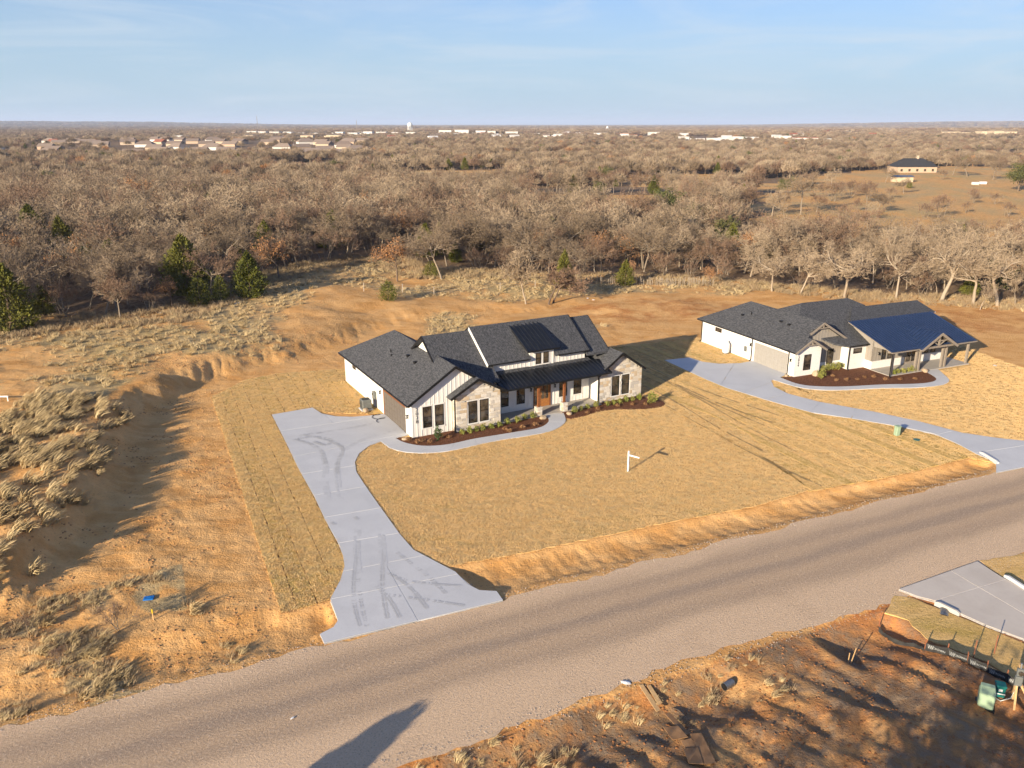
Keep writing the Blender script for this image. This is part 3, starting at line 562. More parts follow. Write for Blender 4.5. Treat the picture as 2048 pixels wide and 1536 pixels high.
def seam_roof(house, p0, p1, p2, p3, mat, pitch=.45, thick=.05, name='metal_roof', under=M_GREYT):
    """p0-p1 low edge, p3-p2 high edge; each metal panel with its raised seam is a piece of its own"""
    o = MB().prism([Vector(p) - Vector((0, 0, thick + .1)) for p in (p0, p1, p2, p3)], (0, 0, .1)).build(name, under, house)
    p0, p1, p2, p3 = map(Vector, (p0, p1, p2, p3)); k = max(2, round((p1 - p0).length / pitch)); up = (p1 - p0).cross(p3 - p0).normalized(); up = up if up.z > 0 else -up
    for i in range(k):
        u0, u1 = i / k, (i + 1) / k; a, b, c, d = p0.lerp(p1, u0), p0.lerp(p1, u1), p3.lerp(p2, u1), p3.lerp(p2, u0); e = (b - a).normalized() * .02
        m = MB().prism([a - up * thick, b - up * thick, c - up * thick, d - up * thick], up * thick); m.prism([a, a + e * 2, d + e * 2, d], up * .085); m.build('metal_panel', mat, o)
    return o
def text(house, s, loc, rot, size, mat, name='house_number', extrude=.012):
    cu = bpy.data.curves.new(name, 'FONT'); cu.body = s; cu.size = size; cu.extrude = extrude; cu.align_x = 'CENTER'; tmp = bpy.data.objects.new(name, cu); me = bpy.data.meshes.new_from_object(tmp); bpy.data.objects.remove(tmp); me.name = name; me.materials.clear(); me.materials.append(mat); return link(name, me, house, loc, rot)
def sconce(house, p, out, mat=M_BLACK):
    x, y_, z = p; m = MB().box((x - .05, y_ - .05, z), (x + .05, y_ + .05, z + .22)); m.box((x - .09, y_ - .09, z + .22), (x + .09, y_ + .09, z + .26)); m.bar((x, y_, z + .26), (x + out[0] * .14, y_ + out[1] * .14, z + .3), .03); m.box((x - .09, y_ - .09, z - .03), (x + .09, y_ + .09, z)); return m.build('wall_lantern', mat, house)
def downspout(house, x, y_, z1, z0=.05, mat=M_BLACK, kick=(0, -.25)):
    return MB().bar((x, y_, z1), (x, y_, z0 + .15), .085).bar((x, y_, z0 + .15), (x + kick[0], y_ + kick[1], z0), .08).build('downspout', mat, house)
def garage_door(house, b0, b1, z1, plane, mat, name='garage_door'):
    o = MB().box((plane - .03, b0, .09), (plane + .05, b1, z1)).build(name, mat, house); n = 4; h = (z1 - .1) / n; k = 8; wd = (b1 - b0) / k
    for i in range(n):
        for j in range(k): MB().box((plane - .045, b0 + j * wd + .03, .1 + i * h + .03), (plane - .028, b0 + (j + 1) * wd - .03, .1 + (i + 1) * h - .03)).build('panel', mat, o)
    return o
def gutter(house, p, q, mat): return MB().bar(p, q, .11, .11).build('gutter', mat, house)

# ---------------------------------------------------------------- first house: white board and batten, stone gables, charcoal roof
h1 = empty('house', (HOUSE1[0], HOUSE1[1], 0), HOUSE1[2], 'white board and batten house with two stone gables and a charcoal roof', 'house')
win_g = [(1.0, 1.84, .8, 2.74), (2.14, 2.98, .8, 2.74)]
wall(h1, [(0, 0), (8.3, 0), (8.3, 3.2), (4.06, 5.95), (0, 3.1)], 0, M_WHITE, battens=.41, holes=win_g)
for q in win_g: window(h1, *q, 0, trim=M_WHITE)
wall(h1, [(0.001, 0), (18.8, 0), (18.8, 3.1), (0.001, 3.1)], 0, M_WHITE, 'a', sgn=1, battens=.41, holes=[(.9, 7.1, 0, 2.6), (15.0, 16.2, 2.1, 2.75)])
window(h1, 15.1, 16.1, 2.2, 2.7, 0, 'a', rows=1)
wall(h1, [(0, 0), (8.3, 0), (8.3, 3.1), (0, 3.1)], 18.8, M_WHITE, sgn=-1); wall(h1, [(10, 0), (18.8, 0), (18.8, 3.1), (10, 3.1)], 8.3, M_WHITE, 'a', sgn=-1)
garage_door(h1, 1.35, 6.75, 2.42, -.01, M_GDOOR)
MB().box((-.05, 6.75, .05), (.02, 7.0, 2.6)).build('door_trim', M_CEDARW, h1); MB().box((-.05, 1.15, .05), (.02, 1.35, 2.6)).build('door_trim', M_WHITE, h1); MB().box((-.05, 1.15, 2.42), (.02, 7.0, 2.62)).build('door_trim', M_CEDARW, h1)
sconce(h1, (-.15, 7.6, 1.95), (1, 0)); sconce(h1, (-.15, .75, 1.7), (1, 0))
for i, ch in enumerate('2028'): text(h1, ch, (.45, -.035, 2.45 - i * .36), (R(90), 0, 0), .42, M_BLACK)
# garage wing roof
rg = slope(h1, [(-.45, -.4, 3.2), (4.06, -.4, 6.1), (4.06, 14.4, 6.1), (-.45, 19.2, 3.2)], M_SHING); slope(h1, [(8.57, -.4, 3.2), (8.57, 19.2, 3.2), (4.06, 14.4, 6.1), (4.06, -.4, 6.1)], M_SHING); slope(h1, [(-.45, 19.2, 3.2), (4.06, 14.4, 6.1), (8.57, 19.2, 3.2)], M_SHING)
bargeboard(h1, (-.47, -.42, 3.2), (4.06, -.42, 6.1), M_BLACK); bargeboard(h1, (4.06, -.42, 6.1), (8.57, -.42, 3.2), M_BLACK); gutter(h1, (-.5, -.4, 3.1), (-.5, 19.2, 3.1), M_BLACK)
for (a, b, k) in ((2.2, 10.6, 0), (2.0, 9.9, 1), (2.75, 7.4, 2), (2.6, 5.3, 2)):
    z = 3.2 + (a + .45) * .643
    (MB().tube([(a, b, z - .1), (a, b, z + .32)], .05) if k == 0 else MB().tube([(a, b, z - .1), (a, b, z + .14)], .09) if k == 1 else MB().box((a - .14, b - .18, z - .15), (a + .16, b + .18, z + .12))).build('roof_vent', M_BLACK, rg)
# projecting stone gable
win_s = [(5.1, 5.98, .68, 2.74), (6.22, 7.1, .68, 2.74)]
stone_wall(h1, [(3.92, 0), (8.3, 0), (8.3, 3.35), (6.0, 4.65), (3.92, 3.45)], -.55, holes=[(s0 - .1, s1 + .1, z0 - .1, z1 + .1) for (s0, s1, z0, z1) in win_s])
for q in win_s: window(h1, *q, -.56, trim=M_WHITE)
stone_wall(h1, [(-.35, 0), (0, 0), (0, 3.3), (-.35, 3.3)], 3.92, 'a'); stone_wall(h1, [(-.35, 0), (1.55, 0), (1.55, 3.3), (-.35, 3.3)], 8.3, 'a', -1)
slope(h1, [(3.28, -.97, 3.38), (6.0, -.97, 4.87), (6.0, -.02, 4.87), (3.28, -.02, 3.38)], M_SHING, .14); slope(h1, [(8.72, -.97, 3.38), (8.72, .8, 3.38), (6.0, .8, 4.87), (6.0, -.97, 4.87)], M_SHING, .14)
bargeboard(h1, (3.26, -.99, 3.38), (6.0, -.99, 4.87), M_BLACK); bargeboard(h1, (6.0, -.99, 4.87), (8.74, -.99, 3.38), M_BLACK); downspout(h1, 3.84, -.5, 3.2)
# main roof: middle block and the two lower shoulders
zl = lambda b: 7.5 - .675 * abs(5.6 - b)
zu = lambda b: 7.8 - .675 * abs(5.6 - b)
slope(h1, [(3.4, .3, zl(.3)), (8.75, .3, zl(.3)), (8.75, 5.6, 7.5), (3.4, 5.6, 7.5)], M_SHING); slope(h1, [(3.4, 12, zl(12)), (3.4, 5.6, 7.5), (8.75, 5.6, 7.5), (8.75, 12, zl(12))], M_SHING)
slope(h1, [(8.2, 1.6, zu(1.6)), (12.76, 1.6, zu(1.6)), (12.76, 2.6, zu(2.6)), (15.39, 2.6, zu(2.6)), (15.39, 1.6, zu(1.6)), (19.25, 1.6, zu(1.6)), (19.25, 5.6, 7.8), (8.2, 5.6, 7.8)], M_SHING); slope(h1, [(8.2, 12.2, zu(12.2)), (8.2, 5.6, 7.8), (19.25, 5.6, 7.8), (19.25, 12.2, zu(12.2))], M_SHING)
slope(h1, [(18.9, 1.45, zl(1.45)), (21.6, 1.45, zl(1.45)), (21.6, 5.6, 7.5), (18.9, 5.6, 7.5)], M_SHING); slope(h1, [(18.9, 12, zl(12)), (18.9, 5.6, 7.5), (21.6, 5.6, 7.5), (21.6, 12, zl(12))], M_SHING)
bargeboard(h1, (3.38, .3, zl(.3)), (3.38, 5.6, 7.5), M_BLACK); bargeboard(h1, (3.38, 5.6, 7.5), (3.38, 12, zl(12)), M_BLACK); bargeboard(h1, (8.18, 1.6, zu(1.6)), (8.18, 5.6, 7.8), M_WHITE, .05, .3); bargeboard(h1, (8.18, 5.6, 7.8), (8.18, 12.2, zu(12.2)), M_BLACK)
bargeboard(h1, (19.27, 1.6, zu(1.6)), (19.27, 5.6, 7.8), M_BLACK); bargeboard(h1, (21.62, 1.45, zl(1.45)), (21.62, 5.6, 7.5), M_BLACK); gutter(h1, (8.2, 1.56, zu(1.6) - .08), (12.4, 1.56, zu(1.6) - .08), M_BLACK); gutter(h1, (15.7, 1.56, zu(1.6) - .08), (19.25, 1.56, zu(1.6) - .08), M_BLACK)
wall(h1, [(1.5, 4.4), (5.6, 7.28), (9.8, 4.4)], 3.85, M_WHITE, 'a'); wall(h1, [(2.0, 4.5), (2.0, 5.2), (5.6, 7.6), (9.8, 4.8), (9.8, 4.0)], 8.45, M_WHITE, 'a'); wall(h1, [(2.0, 4.5), (2.0, 5.2), (5.6, 7.6), (9.8, 4.8), (9.8, 4.0)], 19.0, M_WHITE, 'a', sgn=-1); wall(h1, [(1.6, 3), (1.6, 4.7), (5.6, 7.3), (11.5, 3.3), (11.5, 0), (1.6, 0)], 21.3, M_WHITE, 'a', sgn=-1)
wall(h1, [(8.45, 3.9), (19.0, 3.9), (19.0, 5.2), (8.45, 5.2)], 2.0, M_WHITE, battens=.41, name='upper_wall')
# shed dormer
win_d = [(13.38, 13.98, 4.35, 5.45), (14.22, 14.82, 4.35, 5.45)]
wall(h1, [(12.75, 4.05), (15.4, 4.05), (15.4, 5.7), (12.75, 5.7)], 1.93, M_WHITE, battens=.44, holes=win_d, thick=.06, name='dormer_wall')
for q in win_d: window(h1, *q, 1.92, trim=M_WHITE)
wall(h1, [(1.94, 4.6), (1.94, 5.7), (5.0, 7.1)], 12.75, M_WHITE, 'a', .08, 1, name='dormer_cheek'); wall(h1, [(1.94, 4.6), (1.94, 5.7), (5.0, 7.1)], 15.4, M_WHITE, 'a', .08, -1, name='dormer_cheek')
seam_roof(h1, (12.3, 1.45, 5.84), (15.8, 1.45, 5.84), (15.8, 5.25, 7.52), (12.3, 5.25, 7.52), M_METALR, .44, under=M_BLACK)
# porch with metal roof
zp = lambda b: 3.34 + .3 * (b + .9)
seam_roof(h1, (8.45, -.9, zp(-.9)), (20.3, -.9, zp(-.9)), (20.3, 1.5, zp(1.5)), (8.45, 1.5, zp(1.5)), M_METALR, .42, under=M_BLACK); slope(h1, [(8.4, 1.5, zp(1.5) + .02), (19.4, 1.5, zp(1.5) + .02), (19.4, 2.05, zp(2.05) + .02), (8.4, 2.05, zp(2.05) + .02)], M_SHING, .12)
gutter(h1, (8.75, -.95, zp(-.9) - .1), (19.0, -.95, zp(-.9) - .1), M_BLACK)
win_p = [(9.5, 10.3, .8, 2.42), (11.15, 12.05, .8, 2.42), (15.85, 16.75, .8, 2.42), (17.5, 18.4, .8, 2.42)]
wall(h1, [(8.3, 0), (19.4, 0), (19.4, 3.9), (8.3, 3.9)], 1.6, M_WHITE, battens=.41, holes=win_p + [(13.05, 14.85, 0, 2.5)], name='porch_wall')
for q in win_p: window(h1, *q, 1.59, trim=M_WHITE)
MB().box((8.48, -.62, .0), (19.38, 1.58, .16)).build('porch_floor', M_PFLOOR, h1)
dr = MB().box((13.72, 1.52, .17), (14.72, 1.6, 2.4)).build('front_door', M_DOORW, h1); MB().box((13.55, 1.5, .16), (13.72, 1.6, 2.5)).box((14.72, 1.5, .16), (14.88, 1.6, 2.5)).box((13.55, 1.5, 2.4), (14.88, 1.6, 2.52)).build('door_frame', M_CEDARW, h1)
for i in range(2): MB().box((13.86 + .4 * i, 1.5, .95), (14.18 + .4 * i, 1.53, 2.25)).build('glass', M_GLASS, dr)
MB().bar((13.82, 1.46, 1.0), (13.82, 1.46, 1.35), .03).build('handle', M_BLACK, dr)
sd_ = MB().box((13.0, 1.53, .17), (13.5, 1.6, 2.45)).build('sidelight', M_CEDARW, h1); MB().box((13.1, 1.51, .4), (13.4, 1.54, 2.3)).build('glass', M_GLASS, sd_)
for a in (12.4, 15.2):
    c = MB().box((a - .25, -.63, 0), (a + .25, -.13, .9)).build('column', M_MORTAR, h1)
    for ax, pl, sg, lo in (('b', -.63, 1, a - .25), ('a', a - .25, 1, -.63), ('a', a + .25, -1, -.63), ('b', -.13, -1, a - .25)):
        z = .16
        for cI in range(4):
            hh = .18; sp = random.uniform(.18, .32)
            for (s0, s1) in ((lo, lo + sp), (lo + sp, lo + .5)):
                me = random.choice(_stone); cc = (s0 + s1) / 2
                link('stone', me, c, loc=(cc, pl - sg * .01, z + hh / 2) if ax == 'b' else (pl - sg * .01, cc, z + hh / 2), scale=(s1 - s0 - .015, .07, hh - .015), rot=(0, 0, 0 if ax == 'b' else R(90)))
            z += hh
    MB().box((a - .29, -.67, .9), (a + .29, -.09, .97)).build('cap_stone', M_ST[3], c); MB().box((a - .1, -.48, .97), (a + .1, -.28, zp(-.38) - .1)).build('timber_post', M_CEDARW, c)
sconce(h1, (12.65, 1.42, 1.95), (0, 1)); sconce(h1, (15.3, 1.42, 1.95), (0, 1))
# right stone wing
win_r = [(20.9, 21.78, .54, 2.55), (22.1, 22.98, .54, 2.55)]
stone_wall(h1, [(19.4, 0), (24.5, 0), (24.5, 2.95), (21.82, 4.75), (19.4, 3.05)], 0, holes=[(s0 - .1, s1 + .1, z0 - .1, z1 + .1) for (s0, s1, z0, z1) in win_r])
for q in win_r: window(h1, *q, -.01, trim=M_WHITE)
wall(h1, [(.2, 0), (1.6, 0), (1.6, 3.1), (.2, 3.1)], 19.4, M_WHITE, 'a'); wall(h1, [(.2, 0), (12, 0), (12, 3.0), (.2, 3.0)], 24.5, M_WHITE, 'a', sgn=-1)
slope(h1, [(19.05, -.45, 3.02), (21.82, -.45, 4.95), (21.82, 9, 4.95), (19.05, 9, 3.02)], M_SHING, .15); slope(h1, [(24.62, -.45, 3.02), (24.62, 12.4, 3.02), (21.82, 9, 4.95), (21.82, -.45, 4.95)], M_SHING, .15)
bargeboard(h1, (19.03, -.47, 3.02), (21.82, -.47, 4.95), M_BLACK); bargeboard(h1, (21.82, -.47, 4.95), (24.64, -.47, 3.02), M_BLACK); downspout(h1, 19.3, -.08, 3.0)
wall(h1, [(8.3, 0), (24.5, 0), (24.5, 3.1), (8.3, 3.1)], 12.0, M_WHITE, sgn=-1)

# ---------------------------------------------------------------- second house: white brick, grey battens, blue metal porch roof
h2 = empty('house', (HOUSE2[0], HOUSE2[1], 0), HOUSE2[2], 'white brick and grey batten house with a big blue metal porch roof', 'house')
wall(h2, [(0.001, 0), (16.6, 0), (16.6, 2.95), (0.001, 2.95)], 0, M_BRICKW, 'a'); window(h2, 12.7, 13.9, 2.0, 2.5, 0, 'a', rows=1)
garage_door(h2, 1.2, 6.55, 2.35, -.01, M_GDOOR2); sconce(h2, (-.15, 7.2, 1.8), (1, 0)); sconce(h2, (-.15, .6, 1.7), (1, 0)); MB().box((-.1, 7.9, .9), (.01, 8.3, 1.5)).build('meter_box', M_ACG, h2)
wall(h2, [(0, 0), (3.45, 0), (3.45, 3.0), (1.72, 3.95), (0, 2.95)], 0, M_BRICKW); window(h2, 1.14, 2.1, .68, 2.42, 0, trim=None)
for i, ch in enumerate('2024'): text(h2, ch, (.42, -.02, 2.1 - i * .3), (R(90), 0, 0), .36, M_BLACK)
wall(h2, [(0.15, 0), (1.1, 0), (1.1, 3.0), (.15, 3.0)], 3.45, M_BRICKW, 'a', sgn=-1)
slope(h2, [(-.45, -.42, 2.86), (1.72, -.42, 4.15), (1.72, 2, 4.15), (-.45, 2, 2.86)], M_SHING, .14); slope(h2, [(3.85, -.42, 2.86), (3.85, 1.0, 2.86), (1.72, 1.0, 4.15), (1.72, -.42, 4.15)], M_SHING, .14)
for (p, q) in (((-.47, -.44, 2.86), (1.72, -.44, 4.15)), ((1.72, -.44, 4.15), (3.87, -.44, 2.86))): bargeboard(h2, p, q, M_GREYT)
MB().bar((.95, -.4, 3.52), (2.5, -.4, 3.52), .1).bar((1.72, -.4, 3.52), (1.72, -.4, 4.0), .1).build('gable_truss', M_GREYT, h2)
win2 = [(5.3, 6.2, .6, 2.35)]
wall(h2, [(2.0, .9), (7.6, .9), (7.6, 3.2), (4.0, 5.4), (2.0, 4.2)], 1.0, M_GREYS, battens=.4, holes=win2, name='grey_wall'); wall(h2, [(3.4, 0), (7.6, 0), (7.6, .9), (3.4, .9)], .98, M_BRICKW, thick=.17, name='brick_base'); window(h2, *win2[0], .99)
slope(h2, [(-.45, 1.6, 2.92), (4.0, .55, 5.58), (4.0, 12.7, 5.58), (-.45, 17.1, 2.92)], M_SHING); slope(h2, [(8.0, .55, 3.2), (8.45, 17.1, 2.92), (4.0, 12.7, 5.58), (4.0, .55, 5.58)], M_SHING); slope(h2, [(-.45, 17.1, 2.92), (4.0, 12.7, 5.58), (8.45, 17.1, 2.92)], M_SHING)
slope(h2, [(-.45, -.42, 2.9), (.6, -.42, 3.53), (2.2, .58, 4.5), (2.2, 2, 4.5), (-.45, 2, 2.92)], M_SHING, .15)
for (p, q) in (((2.2, .53, 4.5), (4.0, .53, 5.58)), ((4.0, .53, 5.58), (8.02, .53, 3.2))): bargeboard(h2, p, q, M_GREYT)
MB().bar((3.2, .6, 4.95), (4.8, .6, 4.95), .1).bar((4.0, .6, 4.95), (4.0, .6, 5.4), .1).build('gable_truss', M_GREYT, h2); gutter(h2, (-.5, -.4, 2.84), (-.5, 17.0, 2.84), M_BLACK)
for (a, b, k) in ((2.3, 10.4, 0), (1.9, 11.4, 1), (2.6, 5.6, 1), (2.5, 4.2, 1)):
    z = 2.92 + (a + .45) * .598; (MB().tube([(a, b, z - .1), (a, b, z + .34)], .05) if k == 0 else MB().box((a - .14, b - .18, z - .12), (a + .16, b + .18, z + .1))).build('roof_vent', M_BLACK, h2)
downspout(h2, -.07, 7.0, 2.8, kick=(-.25, 0)); downspout(h2, -.07, 1.0, 2.8, kick=(-.25, 0)); downspout(h2, -.07, 16.5, 2.8, kick=(-.25, 0))
wall(h2, [(7.35, 0), (9.75, 0), (9.75, 2.9), (7.35, 2.9)], -.2, M_BRICKW); window(h2, 7.9, 9.1, 1.85, 2.45, -.2, rows=1); wall(h2, [(-.2, 0), (1.1, 0), (1.1, 2.9), (-.2, 2.9)], 7.35, M_BRICKW, 'a'); downspout(h2, 7.3, -.25, 2.7)
slope(h2, [(6.8, -.62, 2.92), (9.95, -.62, 2.92), (14.4, 5.0, 5.72), (13.0, 6.4, 6.42), (6.0, 6.4, 6.42), (2.4, 2.8, 4.62), (5.2, 0, 3.23)], M_SHING, .16); slope(h2, [(6.0, 6.4, 6.42), (2.0, 10.4, 4.42), (2.0, 2.4, 4.42)], M_SHING, .16); slope(h2, [(2.5, 14, 2.7), (6.0, 6.4, 6.42), (13.0, 6.4, 6.42), (20, 14, 2.7)], M_SHING); slope(h2, [(13.0, 6.4, 6.42), (14.4, 5.0, 5.72), (20, 10, 3.2)], M_SHING)
gutter(h2, (6.9, -.66, 2.84), (9.9, -.66, 2.84), M_BLACK)
zq = lambda b: 2.92 + .31 * (b + 4.3)
slope(h2, [(9.2, 2.0, zq(2.0)), (22.4, 2.0, zq(2.0)), (22.4, 4.7, zq(4.7)), (12.0, 4.7, zq(4.7))], M_SHING, .15); slope(h2, [(12.0, 4.7, zq(4.7)), (22.4, 4.7, zq(4.7)), (22.4, 12.0, 2.9), (12.0, 12.0, 2.9)], M_SHING, .15)
seam_roof(h2, (9.0, -4.3, zq(-4.3)), (21.9, -4.3, zq(-4.3)), (21.9, 2.05, zq(2.05)), (9.0, 2.05, zq(2.05)), M_METALB, .42)
gutter(h2, (9.1, -4.36, zq(-4.3) - .1), (13.2, -4.36, zq(-4.3) - .1), M_GREYT); gutter(h2, (18.4, -4.36, zq(-4.3) - .1), (21.9, -4.36, zq(-4.3) - .1), M_GREYT)
wall(h2, [(-1.2, 1.0), (-.2, 1.0), (1.9, 2.6), (1.9, 4.62), (-4.1, 2.78), (-1.2, 2.7)], 9.75, M_GREYS, 'a', .12, battens=.4, name='grey_wall'); wall(h2, [(-1.2, 0), (-.2, 0), (-.2, 1.0), (-1.2, 1.0)], 9.73, M_BRICKW, 'a', .14, name='brick_base')
win3 = [(11.1, 11.7, 1.1, 2.5), (12.0, 12.6, 1.1, 2.5), (17.6, 18.3, 1.1, 2.5), (18.7, 19.4, 1.1, 2.5)]
wall(h2, [(9.75, 1.0), (21.3, 1.0), (21.3, 3.3), (9.75, 3.3)], -1.2, M_GREYS, battens=.4, holes=win3 + [(14.7, 16.5, 0, 2.5)], name='grey_wall'); wall(h2, [(9.75, 0), (14.7, 0), (14.7, 1.0), (9.75, 1.0)], -1.22, M_BRICKW, thick=.17, name='brick_base'); wall(h2, [(16.5, 0), (21.3, 0), (21.3, 1.0), (16.5, 1.0)], -1.22, M_BRICKW, thick=.17, name='brick_base')
for q in win3: window(h2, *q, -1.21)
dd = MB().box((14.7, -1.26, .15), (16.5, -1.2, 2.5)).build('double_door', M_GREYT, h2)
for a in (14.85, 15.7): MB().box((a, -1.29, .4), (a + .65, -1.255, 2.35)).build('glass', M_GLASS, dd)
sconce(h2, (10.5, -1.4, 1.75), (0, 1)); wall(h2, [(-1.2, 0), (12, 0), (12, 2.9), (-1.2, 2.9)], 21.3, M_BRICKW, 'a', sgn=-1)
MB().box((9.6, -4.0, 0), (21.7, -1.24, .15)).build('porch_floor', M_PFLOOR, h2)
for a in (9.95, 13.45, 13.95, 17.45, 17.95, 21.4): MB().box((a - .11, -3.86, .15), (a + .11, -3.64, zq(-3.75) - .14)).build('timber_post', M_GREYT, h2)
MB().bar((9.2, -3.75, 2.78), (21.9, -3.75, 2.78), .2, .24).build('porch_beam', M_GREYT, h2)
seam_roof(h2, (13.05, -4.75, 2.84), (13.05, .9, 2.84), (15.7, .9, 4.45), (15.7, -4.75, 4.45), M_METALB, .42); seam_roof(h2, (18.35, .9, 2.84), (18.35, -4.75, 2.84), (15.7, -4.75, 4.45), (15.7, .9, 4.45), M_METALB, .42)
for (p, q) in (((13.0, -4.77, 2.86), (15.7, -4.77, 4.47)), ((15.7, -4.77, 4.47), (18.4, -4.77, 2.86))): bargeboard(h2, p, q, M_GREYT, .06, .26)
MB().bar((13.5, -4.5, 2.9), (17.9, -4.5, 2.9), .16, .2).bar((15.7, -4.5, 2.95), (15.7, -4.5, 4.2), .16).bar((14.5, -4.5, 3.55), (16.9, -4.5, 3.55), .12).bar((15.7, -4.5, 3.0), (14.7, -4.5, 3.6), .1).bar((15.7, -4.5, 3.0), (16.7, -4.5, 3.6), .1).build('gable_truss', M_GREYT, h2)
for (a, b) in ((9.2, -4.3), ): downspout(h2, a + .1, b + .1, 2.8)

# ---------------------------------------------------------------- vegetation kit
def rot_basis(d):
    u = np.array([0, 0, 1.]) if abs(d[2]) < .9 else np.array([1., 0, 0]); x = np.cross(d, u); x /= np.linalg.norm(x); return x, np.cross(d, x)
def grow(seed, height=8., trunk=2.2, spread=1., levels=5, kids=(5, 5, 5, 5, 4), r0=.2, up=.25, wig=.25, ang=(35, 62), ratio=(.62, .66, .62, .6, .6), lean=0, multi=1):
    """returns segments [p0,p1,r0,r1,level]"""
    g = np.random.default_rng(seed); segs = []
    def br(p, d, ln, r, lv):
        n = 4 if lv < 2 else 3 if lv < 3 else 2; pts = [p]; q = p; dd = d
        for i in range(n):
            dd = dd + g.normal(0, wig * (.5 if lv == 0 else 1), 3) + np.array([0, 0, up * (.3 if lv else .1)]); dd /= np.linalg.norm(dd); q2 = q + dd * ln / n
            a = r * (1 - .5 * i / n); b = r * (1 - .5 * (i + 1) / n); segs.append((q, q2, a, b if lv < levels else .3 * b, lv)); q = q2; pts.append(q)
        if lv >= levels: return
        k = kids[lv]
        for c in range(k):
            t = 1. if c == 0 else (g.uniform(.75, 1) if lv == 0 else g.uniform(.25, 1)); i = min(int(t * n), n - 1); f = t * n - i; o = pts[i] * (1 - f) + pts[i + 1] * f
            bd = pts[i + 1] - pts[i]; bd = bd / np.linalg.norm(bd); x, y_ = rot_basis(bd); az = g.uniform(0, 2 * math.pi) if lv else (2 * math.pi * c / k + g.uniform(-.4, .4)); an = R(g.uniform(*ang)) * (.45 if c == 0 and lv else 1)
            nd = bd * math.cos(an) + (x * math.cos(az) + y_ * math.sin(az)) * math.sin(an); nd[0] *= spread; nd[1] *= spread
            if lv >= 1 and nd[2] < -.25: nd[2] *= .3
            br(o, nd / np.linalg.norm(nd), ln * ratio[lv] * g.uniform(.75, 1.15) * (1.0 if lv else 1.0), r * (.5 if lv < 2 else .55) * (1.15 if c == 0 else 1), lv + 1)
    for m in range(multi):
        d0 = np.array([g.normal(0, .06 + .25 * (multi > 1)) + lean, g.normal(0, .06 + .25 * (multi > 1)), 1.]); br(np.array([g.normal(0, .25 * (multi > 1)), g.normal(0, .25 * (multi > 1)), -.15]), d0 / np.linalg.norm(d0), trunk, r0, 0)
    P0 = np.array([s[0] for s in segs]); P1 = np.array([s[1] for s in segs]); r_ = np.array([[s[2], s[3]] for s in segs]); lv = np.array([s[4] for s in segs])
    k = height / max(P1[:, 2].max(), .1); return P0 * k, P1 * k, r_, lv
def tubes(P0, P1, rr, sides=5):
    n = len(P0); D = P1 - P0; D = D / (np.linalg.norm(D, axis=1, keepdims=True) + 1e-9); U = np.where(np.abs(D[:, 2:3]) < .9, np.array([[0, 0, 1.]]), np.array([[1., 0, 0]])); Xv = np.cross(D, U); Xv /= np.linalg.norm(Xv, axis=1, keepdims=True); Yv = np.cross(D, Xv); V = []
    for P, c in ((P0, 0), (P1, 1)):
        for j in range(sides): a = 2 * math.pi * j / sides; V.append(P + (Xv * math.cos(a) + Yv * math.sin(a)) * rr[:, c:c + 1])
    V = np.stack(V, 1).reshape(-1, 3); b = np.arange(n)[:, None] * 2 * sides; F = np.concatenate([np.stack([b[:, 0] + j, b[:, 0] + (j + 1) % sides, b[:, 0] + sides + (j + 1) % sides, b[:, 0] + sides + j], 1) for j in range(sides)]); return V, F
def strips(P0, P1, w0, w1, g):
    """flat tapered twig blades"""
    D = P1 - P0; X_ = np.cross(D, g.normal(0, 1, D.shape)); X_ /= np.linalg.norm(X_, axis=1, keepdims=True) + 1e-9
    V = np.stack([P0 - X_ * w0, P0 + X_ * w0, P1 + X_ * w1, P1 - X_ * w1], 1).reshape(-1, 3); F = np.arange(len(V)).reshape(-1, 4); return V, F
def leaves(C, size, g, up=0.0):
    n = len(C); A = g.normal(0, 1, (n, 3)); A[:, 2] += up; A /= np.linalg.norm(A, axis=1, keepdims=True); B = np.cross(A, g.normal(0, 1, (n, 3))); B /= np.linalg.norm(B, axis=1, keepdims=True); s = size * g.uniform(.6, 1.3, (n, 1))
    V = np.stack([C - A * s, C + B * s * .55, C + A * s, C - B * s * .55], 1).reshape(-1, 3); return V, np.arange(4 * n).reshape(-1, 4)
def bare_tree(seed, bm_, tm, tw=.028, leafy=0, lmat=None, **k):
    P0, P1, rr, lv = grow(seed, **k); g = np.random.default_rng(seed + 900); big = lv < 3
    V, F = tubes(P0[big], P1[big], np.maximum(rr[big], .02), 6); tr = np_mesh('trunk', V, F, bm_, True)
    V, F = strips(P0[~big], P1[~big], tw, tw * .45, g); me = None
    if leafy:
        tips = P1[lv >= lv.max() - 1]; C = tips[g.integers(0, len(tips), leafy)] + g.normal(0, .18, (leafy, 3)); V2, F2 = leaves(C, .13, g); F2 = F2 + len(V); nb = len(F); V = np.vstack([V, V2]); F = np.vstack([F, F2]); me = np_mesh('crown', V, F, tm); me.materials.append(lmat); mi = np.zeros(len(F), np.int32); mi[nb:] = 1; me.polygons.foreach_set('material_index', mi)
    return tr, me or np_mesh('crown', V, F, tm)
